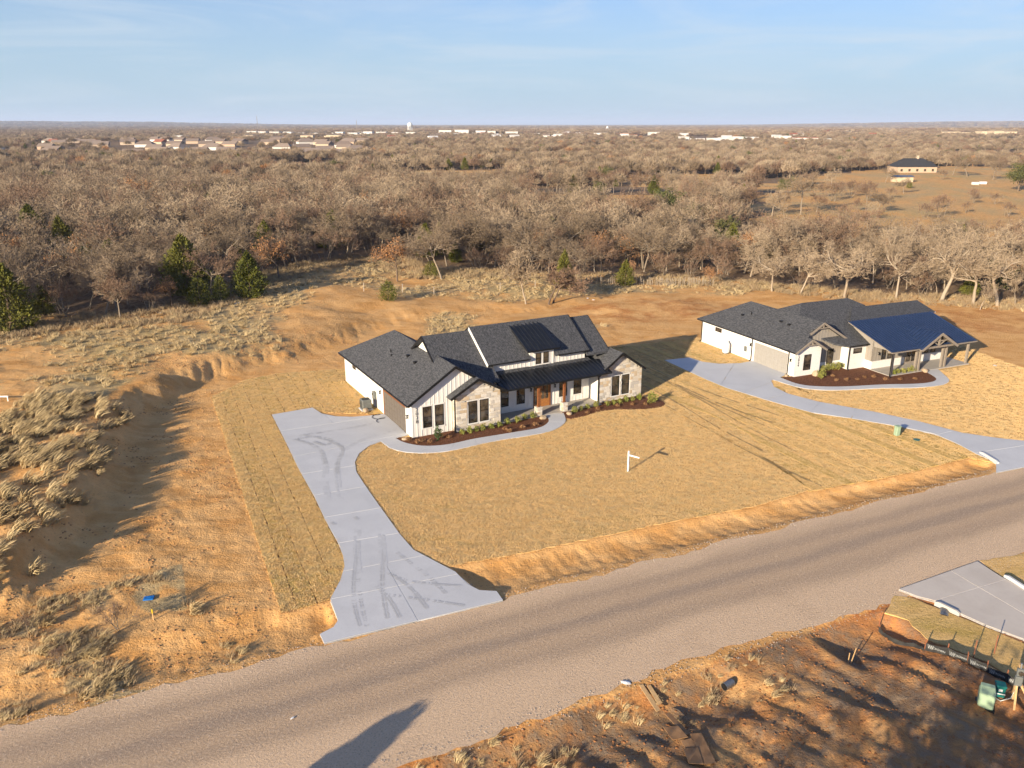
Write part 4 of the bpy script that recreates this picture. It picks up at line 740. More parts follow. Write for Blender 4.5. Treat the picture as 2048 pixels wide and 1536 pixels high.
def cedar(seed, h=6., rad=1.9, n=5200, mat=None, power=.8, base=.03, leaf=.15):
    g = np.random.default_rng(seed); t = g.beta(1.1, 1.4, n); az = g.uniform(0, 2 * math.pi, n); prof = rad * (1 - t ** 1.35) ** power * (1 - .75 * np.exp(-t * 14)) ; lob = 1 + .25 * np.sin(az * 3 + t * 11 + seed) + .26 * np.sin(az * 6 - t * 27 + seed) + .16 * g.normal(0, 1, n); q = g.uniform(.55, 1.05, n) ** .6
    C = np.stack([np.cos(az) * prof * lob * q, np.sin(az) * prof * lob * q, base * h + t * h * (1 - base) + g.normal(0, .12, n)], 1); D = np.stack([np.cos(az) * .8, np.sin(az) * .8, np.full(n, .75)], 1) + g.normal(0, .35, (n, 3)); D /= np.linalg.norm(D, axis=1, keepdims=True); s = leaf * g.uniform(.6, 1.5, (n, 1)) * (h / 6) ** .4
    X_ = np.cross(D, g.normal(0, 1, D.shape)); X_ /= np.linalg.norm(X_, axis=1, keepdims=True); V = np.stack([C - D * s * .6, C + X_ * s * .42, C + D * s * 1.2, C - X_ * s * .42], 1).reshape(-1, 3); cr = np_mesh('crown', V, np.arange(4 * n).reshape(-1, 4), mat)
    tr = MB().tube([(0, 0, -.2), (0, 0, h * .5), (0, 0, h * .9)], [.12 * h / 6, .08 * h / 6, .02], 6).mesh('trunk', M_DARKB); return tr, cr
def round_tree(seed, h=7., rad=4., n=4000, mat=None):
    """broadleaf evergreen: leaf clumps round the limbs"""
    P0, P1, rr, lv = grow(seed, height=h * .92, trunk=1.6, kids=(5, 4, 4, 0, 0), levels=3, r0=.26, up=.2, spread=1.25); g = np.random.default_rng(seed); big = lv < 3; V, F = tubes(P0[big], P1[big], np.maximum(rr[big], .02), 6); tr = np_mesh('trunk', V, F, M_DARKB, True)
    tips = P1[lv >= 2]; c = tips[g.integers(0, len(tips), 120)] + g.normal(0, .3, (120, 3)); C = c[g.integers(0, 120, n)] + g.normal(0, .5, (n, 3)) * np.array([1, 1, .7]); V, F = leaves(C, .17, g); return tr, np_mesh('crown', V, F, mat)
def tuft(seed, n=60, h=.7, rad=.18, lean=.45, w_=.012, mat=None, az0=None):
    g = np.random.default_rng(seed); az = g.uniform(0, 2 * math.pi, n); b = np.stack([np.cos(az) * rad * g.uniform(0, 1, n), np.sin(az) * rad * g.uniform(0, 1, n), np.full(n, -.03)], 1); hh = h * g.uniform(.5, 1.1, n)
    d = np.stack([np.cos(az) * .35 + lean, np.sin(az) * .35 + lean * .25, np.ones(n)], 1) + g.normal(0, .12, (n, 3)); d /= np.linalg.norm(d, axis=1, keepdims=True); m = b + d * hh[:, None] * .55; d2 = d + np.array([lean * .9, lean * .2, -.35]); d2 /= np.linalg.norm(d2, axis=1, keepdims=True); e = m + d2 * hh[:, None] * .5
    X_ = np.cross(d, g.normal(0, 1, d.shape)); X_ /= np.linalg.norm(X_, axis=1, keepdims=True); V = np.stack([b - X_ * w_, b + X_ * w_, m + X_ * w_ * .8, m - X_ * w_ * .8, e + X_ * w_ * .25, e - X_ * w_ * .25], 1).reshape(-1, 3); q = np.arange(n)[:, None] * 6
    return np_mesh('dry_grass', V, np.concatenate([q + np.array([[0, 1, 2, 3]]), q + np.array([[3, 2, 4, 5]])]), mat)
def shrub(seed, h=.5, rad=.3, n=140, leaf=.06, mat=None, stems=8):
    g = np.random.default_rng(seed); V0, F0 = strips(np.zeros((stems, 3)) + g.normal(0, .03, (stems, 3)), np.stack([g.normal(0, rad * .5, stems), g.normal(0, rad * .5, stems), g.uniform(.6, 1, stems) * h], 1), .012, .006, g); u = g.normal(0, 1, (n, 3)); u /= np.linalg.norm(u, axis=1, keepdims=True); C = u * g.uniform(.5, 1, (n, 1)) * np.array([rad, rad, h * .5]) * (1 + .25 * np.sin(u[:, :1] * 5 + seed)) + np.array([0, 0, h * .52]); V, F = leaves(C, leaf, g, .5)
    return np_mesh('foliage', np.vstack([V0, V]), np.vstack([F0, F + len(V0)]), mat)
def scatter(name, label, cat, P, rz, sc, meshes, idx, tilt=None):
    """many small things nobody could count: one object, instanced on points"""
    src = bpy.data.collections.new(name + '_source')
    for k, m in enumerate(meshes): src.objects.link(bpy.data.objects.new('%s_%02d' % (name + '_piece', k), m))
    me = bpy.data.meshes.new(name); P = np.asarray(P, np.float32); me.vertices.add(len(P)); me.vertices.foreach_set('co', P.ravel())
    for nm, ty, arr in (('rz', 'FLOAT', rz), ('sc', 'FLOAT', sc), ('ix', 'INT', idx)): at = me.attributes.new(nm, ty, 'POINT'); at.data.foreach_set('value', np.asarray(arr, np.int32 if ty == 'INT' else np.float32))
    o = tag(link(name, me), label, cat, kind='stuff'); gn = bpy.data.node_groups.new(name, 'GeometryNodeTree'); gn.interface.new_socket('Geometry', in_out='INPUT', socket_type='NodeSocketGeometry'); gn.interface.new_socket('Geometry', in_out='OUTPUT', socket_type='NodeSocketGeometry')
    n = gn.nodes; l = gn.links; gi = n.new('NodeGroupInput'); go = n.new('NodeGroupOutput'); ip = n.new('GeometryNodeInstanceOnPoints'); ci = n.new('GeometryNodeCollectionInfo'); ci.inputs['Collection'].default_value = src; ci.inputs['Separate Children'].default_value = True; ci.inputs['Reset Children'].default_value = True
    def at(nm, ty): a = n.new('GeometryNodeInputNamedAttribute'); a.data_type = ty; a.inputs[0].default_value = nm; return a.outputs[0]
    cx_ = n.new('ShaderNodeCombineXYZ'); l.new(at('rz', 'FLOAT'), cx_.inputs[2]); l.new(gi.outputs[0], ip.inputs['Points']); l.new(ci.outputs[0], ip.inputs['Instance']); ip.inputs['Pick Instance'].default_value = True; l.new(at('ix', 'INT'), ip.inputs['Instance Index']); e2r = n.new('FunctionNodeEulerToRotation'); l.new(cx_.outputs[0], e2r.inputs[0]); l.new(e2r.outputs[0], ip.inputs['Rotation']); l.new(at('sc', 'FLOAT'), ip.inputs['Scale']); l.new(ip.outputs[0], go.inputs[0]); md = o.modifiers.new('scatter', 'NODES'); md.node_group = gn; return o
# ---------------------------------------------------------------- tree kinds
KIND = {}
OAK = dict(height=9.4, trunk=1.25, spread=1.1, r0=.17, up=.2, kids=(6, 5, 5, 5, 6), ang=(32, 66)); SLIM = dict(height=9., trunk=3.4, spread=.75, r0=.13, up=.5, ang=(22, 45), kids=(4, 5, 5, 4, 3)); THK = dict(height=5., trunk=1.2, spread=1.0, r0=.06, up=.4, multi=5, levels=4, kids=(3, 4, 5, 5, 0), ang=(20, 55))
KIND['oak'] = [bare_tree(s, M_BARK, M_TWIG, .019, **OAK) for s in (1, 2, 3, 4)]; KIND['rose'] = [bare_tree(s, M_BARK, M_ROSET, .019, **{**OAK, 'height': 8.6, 'up': .35, 'spread': .95}) for s in (11, 12, 13)]; KIND['pale'] = [bare_tree(s, M_PALEB, M_PALET, .02, **{**OAK, 'height': 9.6, 'r0': .21, 'spread': 1.3}) for s in (21, 22, 23)]
KIND['slim'] = [bare_tree(s, M_PALEB, M_TWIG, .018, **SLIM) for s in (31, 32)]; KIND['thicket'] = [bare_tree(s, M_BARK, M_ROSET, .018, **THK) for s in (41, 42)]; KIND['russet'] = [bare_tree(s, M_DARKB, M_ROSET, .025, 1500, M_LEAF, **{**OAK, 'height': 7., 'up': .3, 'spread': .9, 'kids': (5, 5, 4, 4, 3)}) for s in (51, 52)]
KIND['cedar'] = [cedar(61, mat=M_CEDAR), cedar(62, rad=2.1, mat=M_CEDAR)]; KIND['bush'] = [cedar(63, 3., 1.35, 1600, M_CEDAR, .45, leaf=.16)]; KIND['fan'] = [bare_tree(33, M_PALEB, M_PALET, .03, height=9., trunk=2.0, spread=.85, r0=.16, up=.5, ang=(22, 48), kids=(6, 5, 5, 5, 4)), bare_tree(34, M_DARKB, M_ROSET, .026, height=6.6, trunk=1.6, spread=1.1, r0=.18, up=.25, kids=(5, 5, 5, 4, 4), multi=2)]; KIND['dense'] = [(KIND['bush'][0][0], shrub(64, 5.4, 1.4, 15000, .22, M_CEDAR, 12))]; KIND['liveoak'] = [round_tree(71, mat=M_OAKG), round_tree(72, mat=M_OAKG)]; KIND['grand'] = [bare_tree(s, M_PALEB, M_PALET, .021, **{**OAK, 'height': 12., 'trunk': 3.4, 'r0': .36, 'spread': 1.1, 'wig': .3}) for s in (81, 82)]; KIND['wide'] = [bare_tree(83, M_PALEB, M_PALET, .021, **{**OAK, 'height': 8.5, 'trunk': 1.2, 'r0': .24, 'spread': 1.6, 'up': .1})]
KNAME = dict(oak='oak_tree', rose='oak_tree', pale='oak_tree', slim='sapling_tree', thicket='thicket_shrub', russet='russet_oak', cedar='cedar_tree', bush='cedar_bush', fan='bare_tree', dense='added_shadow_shrub', liveoak='live_oak', grand='oak_tree', wide='oak_tree')
KCAT = dict(thicket='shrub', bush='shrub')
def tree(kind, x, y, s, rz, label, group=None, v=0, z=None, sz=None):
    tr, cr = KIND[kind][v % len(KIND[kind])]; o = empty(KNAME[kind], (x, y, hz(x, y) if z is None else z), rz, label, KCAT.get(kind, 'tree'), group); o.scale = (s, s, sz or s)
    link('trunk', tr, o); link('crown', cr, o); return o
# trees that stand out, each with its own label
NEAR = []
def special(kind, p, s, label, v=0, sz=None, rz=None, group=None):
    NEAR.append(p); return tree(kind, p[0], p[1], s, random.uniform(0, 6.28) if rz is None else rz, label, group, v, sz=sz)
special('cedar', (-47.83, 117.69), 1.55, 'tall dark green cedar rising at the front of the left wood', 1, 1.5)
special('cedar', (-38.22, 116.74), 1.2, 'bright green conical cedar standing in front of the shaded clearing', 0, 1.12)
special('bush', (-44.18, 112.69), 1.25, 'low rounded green cedar left of the conical cedar'); special('bush', (-41.6, 114.04), .8, 'narrow green cedar bush just left of the conical cedar', 0, 1.25)
special('cedar', (-60.86, 95.99), 1.35, 'large yellow green cedar at the left edge of the picture', 1); special('cedar', (-95.42, 162.48), 1.5, 'green cedar deep in the left wood, leftmost of the dark crowns', 1); special('cedar', (-82.85, 149.97), 1.3, 'smaller green cedar right of the leftmost dark crown in the wood')
special('cedar', (-44.62, 147.38), 1.25, 'green cedar behind the russet oak at the clearing'); special('cedar', (-36.35, 165.86), 1.3, 'green cedar behind the grey shrub at the back of the clearing'); special('cedar', (-91.86, 203.63), 1.2, 'cedar crown poking out of the bare left wood'); special('bush', (-18.27, 117.81), .95, 'small lone green cedar in the dry grass behind the house')
special('cedar', (19.05, 135.05), .72, 'dark green cedar behind the row of fence stakes', 1); special('cedar', (8.55, 131.59), .8, 'narrow dark cedar behind the bare twin trees', 0, 1.05); special('bush', (-13.99, 138.93), .9, 'low green bush under the spreading oak')
special('liveoak', (43.11, 227.49), 1.35, 'big rounded live oak with green leaves amid bare trees', 0); special('liveoak', (39.25, 233.63), .8, 'smaller live oak beside the big rounded one', 1); special('liveoak', (107.67, 323.51), 1.0, 'round green live oak alone at the edge of the pasture', 1); special('liveoak', (202.99, 333.27), 1.7, 'wide green live oak at the right edge of the pasture', 0)
special('liveoak', (78.27, 129.52), .8, 'green leafy tree behind the pale trunks at far right', 1); special('bush', (166.78, 349.04), .9, 'small evergreen beside the grey pasture shed')
special('russet', (-38.36, 131.91), 1.0, 'russet leaved oak beside the conical cedar', 0); special('russet', (-47.41, 111.03), .62, 'small russet sapling at the front of the left wood', 1); special('russet', (-19.12, 134.08), 1.05, 'pinkish brown leafy oak at the right of the clearing', 1); special('russet', (-24.19, 167.89), 1.15, 'bright orange brown oak deep behind the clearing', 0)
special('russet', (16.34, 159.34), .95, 'orange leaved oak in the gap behind the twin trees', 0); special('russet', (-62.54, 209.72), 1.3, 'orange brown oak crown high in the left wood', 1); special('russet', (-107.31, 232.68), 1.6, 'broad pale rust oak crown in the back of the left wood', 0); special('russet', (20.22, 140.56), .5, 'small russet tree at the fence stakes', 1); special('russet', (32.65, 133.73), .5, 'small russet tree at the end of the fence stakes', 0); special('russet', (-80.3, 129.75), 1.1, 'pinkish russet tree near the left edge', 0); special('russet', (-65.89, 117.69), 1.0, 'russet tree with low branches beside the big cedar at left', 1)
special('fan', (2.1, 119.21), 1.0, 'bare fan shaped tree standing behind the house roof, left of a pair', 0); special('fan', (5.48, 119.56), 1.0, 'dark crooked bare tree behind the house roof, right of a pair', 1); special('oak', (-11.85, 137.02), 1.15, 'spreading bare oak at the edge of the rear wood', 1); special('thicket', (-33.81, 147.98), 1.35, 'dense rounded grey shrub at the back of the clearing', 0); special('thicket', (-30.22, 150.8), 1.2, 'bare brown shrub behind the clearing', 1)
special('grand', (66.0, 122.53), 1.0, 'tallest pale barked oak with a thick forked trunk behind the far house', 0); special('grand', (69.86, 120.71), .8, 'pale oak with slender trunk right of the thick forked one', 1); special('grand', (72.84, 119.29), .85, 'pale leaning oak near the right edge behind the far house', 0, rz=2.2); special('slim', (68.71, 116.55), .55, 'small pale sapling in front of the pale oaks'); special('slim', (75.47, 119.29), .6, 'pale sapling at the right edge of the wood', 1)
special('wide', (52.11, 124.78), 1.1, 'low wide spreading pale oak behind the far house roof'); special('wide', (42.47, 130.34), .85, 'rounded pale oak at the right end of the fence', rz=1.); special('pale', (46.26, 128.3), .9, 'pale bare oak between two spreading ones', 1); special('pale', (60.11, 125.16), 1.0, 'pale bare oak left of the thick forked trunk', 2)
# woodland: individuals at the front, the rest as one mass
def occupied(x, y, r):
    for p in NEAR:
        if (x - p[0]) ** 2 + (y - p[1]) ** 2 < r * r: return True
        l = math.hypot(*p); dx, dy = p[0] / l, p[1] / l; dep = (p[0] - x) * dx + (p[1] - y) * dy; lat = abs((x - p[0]) * dy - (y - p[1]) * dx)
        if 0 < dep < 9 and lat < 2.6: return True
    return False
g = np.random.default_rng(5); cand = []
xs = np.arange(-260, 300, 3.7); ys = np.arange(96, 330, 3.7); CX, CY = np.meshgrid(xs, ys); CX = (CX + g.uniform(-1.7, 1.7, CX.shape)).ravel(); CY = (CY + g.uniform(-1.7, 1.7, CY.shape)).ravel()
def tree_ok(x, y):
    ok = inside(FOREST, x, y) & ~inside(PASTURE, x, y)
    for gl in GLADES: ok &= ~inside(gl, x, y)
    return ok
view = (np.abs(CX) < .70 * CY + 14)
dens = np.where(fbm(CX * .04, CY * .04, 7) > .34, .85, .4); dens = np.where((CX > 35) & (CY > 165), dens * .6, dens)
ok = tree_ok(CX, CY) & view & (g.uniform(0, 1, CX.shape) < dens); CX, CY = CX[ok], CY[ok]
ok = np.array([not occupied(a, b, 3.0) for a, b in zip(CX, CY)]); CX, CY = CX[ok], CY[ok]
edge = pdist(FOREST[:20], CX, CY); order = np.argsort(edge); near_i = order[:270]; far_i = order[270:]
ZN = [(-1e9, -62, 'at the far left'), (-62, -38, 'behind the cedars at left'), (-38, -12, 'around the back of the clearing'), (-12, 14, 'behind the black roofed house'), (14, 38, 'behind the fence stakes'), (38, 1e9, 'behind the far house')]
DESC = dict(oak='grey brown bare oak in the wood', rose='reddish brown bare tree in the wood', pale='pale twigged bare oak in the wood', slim='slender bare sapling in the wood', thicket='bare brown thicket shrub low in the wood', russet='russet leaved oak in the wood', cedar='dark green cedar in the wood')
def pick(x, y, e):
    u = random.random(); right = x > 25
    if e < 6 and u < (.5 if right else .35): return 'thicket'
    if u < .45: return 'pale' if right else 'oak'
    if u < .66: return 'rose'
    if u < .8: return 'oak' if right else ('pale' if e > 10 else 'oak')
    if u < .89: return 'slim'
    if u < .935: return 'russet'
    return 'cedar' if (u > (.985 if right else .955)) else 'thicket'
HN = height(CX, CY)
for i in near_i:
    x, y = CX[i], CY[i]; k = pick(x, y, edge[i]); zn = next(z for z in ZN if z[0] <= x < z[1])[2]; s = random.uniform(.6, 1.2) * (.85 if edge[i] < 6 else 1)
    tree(k, x, y, s, random.uniform(0, 6.28), DESC[k] + ' ' + zn, DESC[k] + 's ' + zn, random.randrange(9), z=float(HN[i]))
# far woodland: lighter trees, many thousands
KF = [bare_tree(s, M_BARK, m, .036, **{**OAK, 'kids': (6, 5, 5, 6, 2), 'levels': 4}) for s, m in ((91, M_TWIG), (92, M_PALET), (93, M_ROSET), (94, M_TWIG))]
def joined(pair):
    a, b = pair; va = np.empty(len(a.vertices) * 3, np.float32); a.vertices.foreach_get('co', va); vb = np.empty(len(b.vertices) * 3, np.float32); b.vertices.foreach_get('co', vb); fa = np.empty(len(a.loops), np.int32); a.loops.foreach_get('vertex_index', fa); fb = np.empty(len(b.loops), np.int32); b.loops.foreach_get('vertex_index', fb)
    me = np_mesh('woodland_tree', np.vstack([va.reshape(-1, 3), vb.reshape(-1, 3)]), np.vstack([fa.reshape(-1, 4), fb.reshape(-1, 4) + len(va) // 3]), a.materials[0])
    mi = np.zeros(len(me.polygons), np.int32); src = np.zeros(len(b.polygons), np.int32); b.polygons.foreach_get('material_index', src)
    for m in b.materials: me.materials.append(m)
    mi[len(a.polygons):] = src + 1; me.polygons.foreach_set('material_index', mi); return me
def fuzz(seed, h=7.5, rad=3.6, n=620, w_=.07, ln=1.7, mat=None):
    """far bare crown: haze of twigs radiating through a rounded crown"""
    g = np.random.default_rng(seed); u = g.normal(0, 1, (n, 3)); u /= np.linalg.norm(u, axis=1, keepdims=True); u[:, 2] = np.abs(u[:, 2]) * .95 - .15; q = g.uniform(.35, 1, (n, 1)) ** .7; lob = 1 + .18 * np.sin(4 * np.arctan2(u[:, 1:2], u[:, :1]) + seed); C = u * q * lob * np.array([rad, rad, h * .5]) + np.array([0, 0, h * .46]); D = u * .8 + g.normal(0, .5, (n, 3)) + np.array([0, 0, .5]); D /= np.linalg.norm(D, axis=1, keepdims=True); V, F = strips(C - D * ln * .5, C + D * ln * .5, w_, w_ * .3, g); P0 = np.array([[0, 0, -.5]]); V2, F2 = tubes(P0, np.array([[0, 0, h * .6]]), np.array([[.2, .1]]), 5)
    return np_mesh('woodland_tree', np.vstack([V, V2]), np.vstack([F, F2 + len(V)]), mat)
WOOD = [joined(p) for p in KF] + [joined(KIND['russet'][0]), KIND['cedar'][0][1], joined(KIND['liveoak'][1])]
FUZZ = [fuzz(1, mat=M_TWIG), fuzz(2, 8.2, 4.2, mat=M_PALET), fuzz(3, 7, 3.4, mat=M_ROSET), fuzz(4, 7.8, 3.8, mat=M_TWIG), fuzz(5, 6.5, 3.6, mat=M_LEAF), WOOD[5], WOOD[6]]
def widx(n, g): return g.choice(7, n, p=[.26, .20, .24, .20, .03, .05, .02])
fx, fy = CX[far_i], CY[far_i]; n = len(fx); print('near trees', len(near_i), 'second band', n)
scatter('woodland', 'bare brown winter wood behind the front trees', 'wood', np.stack([fx, fy, HN[far_i]], 1), g.uniform(0, 6.28, n), g.uniform(.55, 1.2, n), WOOD, widx(n, g))
BUILT = []   # filled below: keep trees off the far buildings

# ---------------------------------------------------------------- far buildings
M_ROOFB = varied('brown_far_roof', (.20, .15, .12), (.30, .23, .18)); M_ROOFD = simple('dark_far_roof', (.045, .045, .05)); M_TANW = varied('tan_far_wall', (.42, .30, .21), (.55, .44, .33)); M_WHW = varied('white_far_wall', (.70, .68, .65), (.58, .54, .48)); M_CREAM = simple('cream_far_wall', (.62, .50, .34)); M_REDR = simple('red_far_roof', (.33, .12, .07))
def gable_house(name, x, y, wd, dp, hw, hr, rz, wm, rm, label, group, hip=0., windows=0, meshes={}):
    o = empty(name, (x, y, hz(x, y) - .3), rz, label, 'building', group); k = (wd, dp, hw, hr, hip, wm.name, rm.name)
    if k not in meshes:
        a, b = wd / 2, dp / 2; m = MB().box((-a, -b, 0), (a, b, hw))
        if not hip: m.prism([(-a, -b, hw), (-a, b, hw), (-a, 0, hw + hr)], (wd, 0, 0))
        e = .5; r_ = MB(); R0, R1 = (-a - e + hip, 0, hw + hr + .15), (a + e - hip, 0, hw + hr + .15); c = [(-a - e, -b - e, hw), (a + e, -b - e, hw), (a + e, b + e, hw), (-a - e, b + e, hw)]
        r_.quad(c[0], c[1], R1, R0).quad(c[2], c[3], R0, R1).quad(c[1], c[2], R1).quad(c[3], c[0], R0).quad(*c[::-1]); meshes[k] = (m.mesh('wall', wm), r_.mesh('roof', rm))
    link('wall', meshes[k][0], o); link('roof', meshes[k][1], o)
    for i in range(windows): s = -wd / 2 + wd * (i + .5) / windows; MB().box((s - .6, -dp / 2 - .05, 1.0), (s + .6, -dp / 2 + .05, 2.3)).build('window', M_GLASS, o)
    return o
gg = random.Random(9); SHOW = ['tan brick', 'pale brick', 'brown brick']
for yy in (690, 745, 805, 870, 940, 1015, 1090):
    for xx in np.arange(-.54 * yy, -.17 * yy, 30):
        if gg.random() < .62:
            x, y = xx + gg.uniform(-8, 8), yy + gg.uniform(-14, 14); BUILT.append((x, y, 15)); k = gg.randrange(3)
            gable_house('suburban_house', x, y, (15, 18, 13)[k], (11, 12, 10)[k], 3.2, (2.8, 3.4, 2.6)[k], gg.uniform(-.5, .5), (M_TANW, M_WHW, M_TANW)[k], (M_ROOFB, M_ROOFB, M_REDR if gg.random() < .25 else M_ROOFB)[k], 'small %s house with brown roof in the far subdivision' % SHOW[k], SHOW[k] + ' houses of the far subdivision', hip=(0, 5, 0)[k])
def flat_block(u0, u1, D, h, mat, label, group=None, dp=26, rm=None, rz=0.):
    x0, x1 = (u0 - 1024) / 1620 * D * 1.0, (u1 - 1024) / 1620 * D; x = (x0 + x1) / 2; wd = abs(x1 - x0); y = D; o = empty('commercial_block', (x, y, hz(x, y) - .5), rz, label, 'building', group); BUILT.append((x, y - 20, wd / 2 + 28))
    m = MB().box((-wd / 2, -dp / 2, 0), (wd / 2, dp / 2, h)); m.build('wall', mat, o); MB().box((-wd / 2 - .3, -dp / 2 - .3, h), (wd / 2 + .3, dp / 2 + .3, h + .8)).build('parapet', rm or mat, o); n = max(2, int(wd / 14))
    for i in range(n): s = -wd / 2 + wd * (i + .5) / n; MB().box((s - 2.2, -dp / 2 - .2, .2), (s + 2.2, -dp / 2 + .1, h * .45)).build('bay_door', M_ROOFD, o)
    return o
B = [(520, 585, 2150, 8, 0), (590, 660, 2000, 7, 0), (665, 735, 1950, 8, 0), (742, 790, 2050, 9, 1), (795, 850, 2100, 7, 0), (885, 945, 2000, 10, 1), (955, 1000, 2150, 8, 1), (1012, 1045, 2000, 9, 0), (1060, 1085, 1800, 7, 1), (1095, 1125, 1750, 6, 0), (1135, 1165, 1700, 6, 0), (1180, 1200, 1750, 6, 1), (1232, 1268, 1600, 7, 0), (1285, 1312, 1750, 8, 0), (1345, 1392, 1280, 6, 0), (1400, 1465, 1300, 5.5, 0), (1470, 1500, 1330, 6, 1), (1530, 1560, 1250, 7, 1), (1565, 1612, 1270, 7, 0), (1625, 1640, 1220, 5, 0), (1850, 1905, 1750, 9, 2), (1915, 1985, 1700, 11, 2), (1990, 2046, 1750, 9, 2), (380, 405, 1500, 6, 0), (232, 250, 1400, 6, 0), (15, 40, 700, 4, 0), (1690, 1712, 1850, 6, 1), (1440, 1462, 2000, 8, 0)]
NMB = ['long white warehouse', 'cream commercial block', 'wide tan store']
for q, (u0, u1, D, h, k) in enumerate(B):
    side = 'left of the water tower' if u1 < 825 else 'just right of the water tower' if u0 < 1230 else 'in the retail strip right of centre' if u0 < 1700 else 'on the rise at far right'
    nsp = max(1, round((u1 - u0) / 24)); gq = random.Random(q); wq = (u1 - u0) / nsp
    for sI in range(nsp): flat_block(u0 + sI * wq, u0 + sI * wq + wq * gq.uniform(.6, .9), D * gq.uniform(.95, 1.05), h * gq.uniform(.55, 1.0), (M_WHW, M_WHW, M_CREAM)[k], '%s %s' % (NMB[k], side), 'far commercial buildings ' + side, rm=M_REDR if q in (18, 12) else None)
def water_tower(u, D, z0, hgt, rad, label):
    x = (u - 1024) / 1620 * D; z = hz(x, D); o = empty('water_tower', (x, D, z), 0, label, 'water tower'); BUILT.append((x, D, 30)); prof = [(-rad * .9, .35), (-rad * .5, .85), (0, 1), (rad * .5, .85), (rad * .85, .4), (rad * .95, .02)]
    MB().tube([(0, 0, hgt - rad + q[0]) for q in prof], [q[1] * rad for q in prof], 16).build('tank', M_PVCW, o); MB().tube([(0, 0, 0), (0, 0, hgt - rad)], rad * .16, 8).build('riser', M_PVCW, o)
    for k in range(6): a = k * math.pi / 3; MB().tube([(math.cos(a) * rad * 1.05, math.sin(a) * rad * 1.05, 0), (math.cos(a) * rad * .8, math.sin(a) * rad * .8, hgt - rad * 1.2)], rad * .09, 6).build('leg', M_PVCW, o)
gt = random.Random(21)
for q in range(64):
    u, D = gt.uniform(480, 1760), gt.uniform(1350, 2350); x = (u - 1024) / 1620 * D
    if any(abs(x - b[0]) < b[2] + 8 and abs(D - b[1]) < 50 for b in BUILT): continue
    BUILT.append((x, D, 12)); k = gt.randrange(3); gable_house('town_building', x, D, (16, 24, 12)[k], (10, 14, 9)[k], (4, 5.5, 5)[k], (2, 1.2, 2.4)[k], gt.uniform(-.5, .5), (M_WHW, M_CREAM, M_WHW)[k], (M_WHW, M_ROOFB, M_REDR if gt.random() < .3 else M_ROOFB)[k], ('small white roofed building in the far town', 'cream building in the far town', 'little pale house in the far town')[k], 'buildings of the far town')
water_tower(829.5, 2450, 0, 31 - hz((829.5 - 1024) / 1620 * 2450, 2450) + 0, 7.5, 'white water tower on legs rising above the far town'); water_tower(1206, 3400, 0, 18 - hz(382, 3400), 5, 'small distant white water tower right of centre')
for u, D, hgt in ((539, 3000, 52), (728, 3200, 40)):
    x = (u - 1024) / 1620 * D; o = empty('radio_mast', (x, D, hz(x, D)), 0, 'thin radio mast on the horizon %s' % ('left of the long warehouses' if u < 600 else 'above the long warehouses'), 'mast'); MB().tube([(0, 0, 0), (0, 0, hgt)], [1.0, .5], 4).build('pole', M_POST, o); MB().bar((-2, 0, hgt * .8), (2, 0, hgt * .8), .5).build('antenna', M_POST, o)
x, y = (222.4, 465.7); BUILT.append((x, y - 6, 24)); fh = gable_house('ranch_house', x, y, 22, 12, 3.4, 4.2, .05, M_TANW, M_ROOFD, 'tan brick ranch house with dark hip roof on the pasture rise', None, 6, 5); MB().box((2, -.5, 6), (3, .5, 9.2)).build('chimney', M_TANW, fh)
x, y = (180.27, 385.38); BUILT.append((x, y, 9)); gable_house('shed', x, y, 8, 5, 2.6, .6, .1, M_CREAM, M_GALV, 'low pale shed in the pasture below the ranch house', None)
x, y = (241.2, 475.6); gable_house('barn', x, y + 18, 12, 8, 3, 2, .3, M_TANW, M_ROOFD, 'small dark roofed barn half hidden right of the ranch house', None)
for i, (u, v) in enumerate(((1950, 372), (1960, 373))): x, y = (203.92, 366.33) if i == 0 else (208.91, 369.38); MB().box((-1.5, -.8, 0), (1.5, .8, 1.2)).build('trailer', M_WHW, None, .2, loc=(x, y, hz(x, y))); tag(bpy.context.scene.objects[-1] if False else COL.objects[-1], 'white trailer parked in the pasture, %s of two' % ('left' if i == 0 else 'right'), 'trailer', 'white trailers in the pasture')
# ---------------------------------------------------------------- far woodland
def clump(seed, mat):
    g = np.random.default_rng(seed); V = []; F = []; n0 = 0
    for k in range(14):
        n = 60; c = g.normal(0, 6.5, 2); h = g.uniform(5, 8.5); u = g.normal(0, 1, (n, 3)); u /= np.linalg.norm(u, axis=1, keepdims=True); u[:, 2] = np.abs(u[:, 2]); C = u * g.uniform(.5, 1, (n, 1)) * np.array([3.8, 3.8, h * .55]) + np.array([c[0], c[1], h * .4]); D = u + g.normal(0, .5, (n, 3)); D /= np.linalg.norm(D, axis=1, keepdims=True); v, f = strips(C - D * 1.1, C + D * 1.1, .38, .12, g); V.append(v); F.append(f + n0); n0 += len(v)
    return np_mesh('woodland_clump', np.vstack(V), np.vstack(F), mat)
CL = [clump(1, M_TWIG), clump(2, M_PALET), clump(3, M_ROSET), clump(4, M_TWIG)]
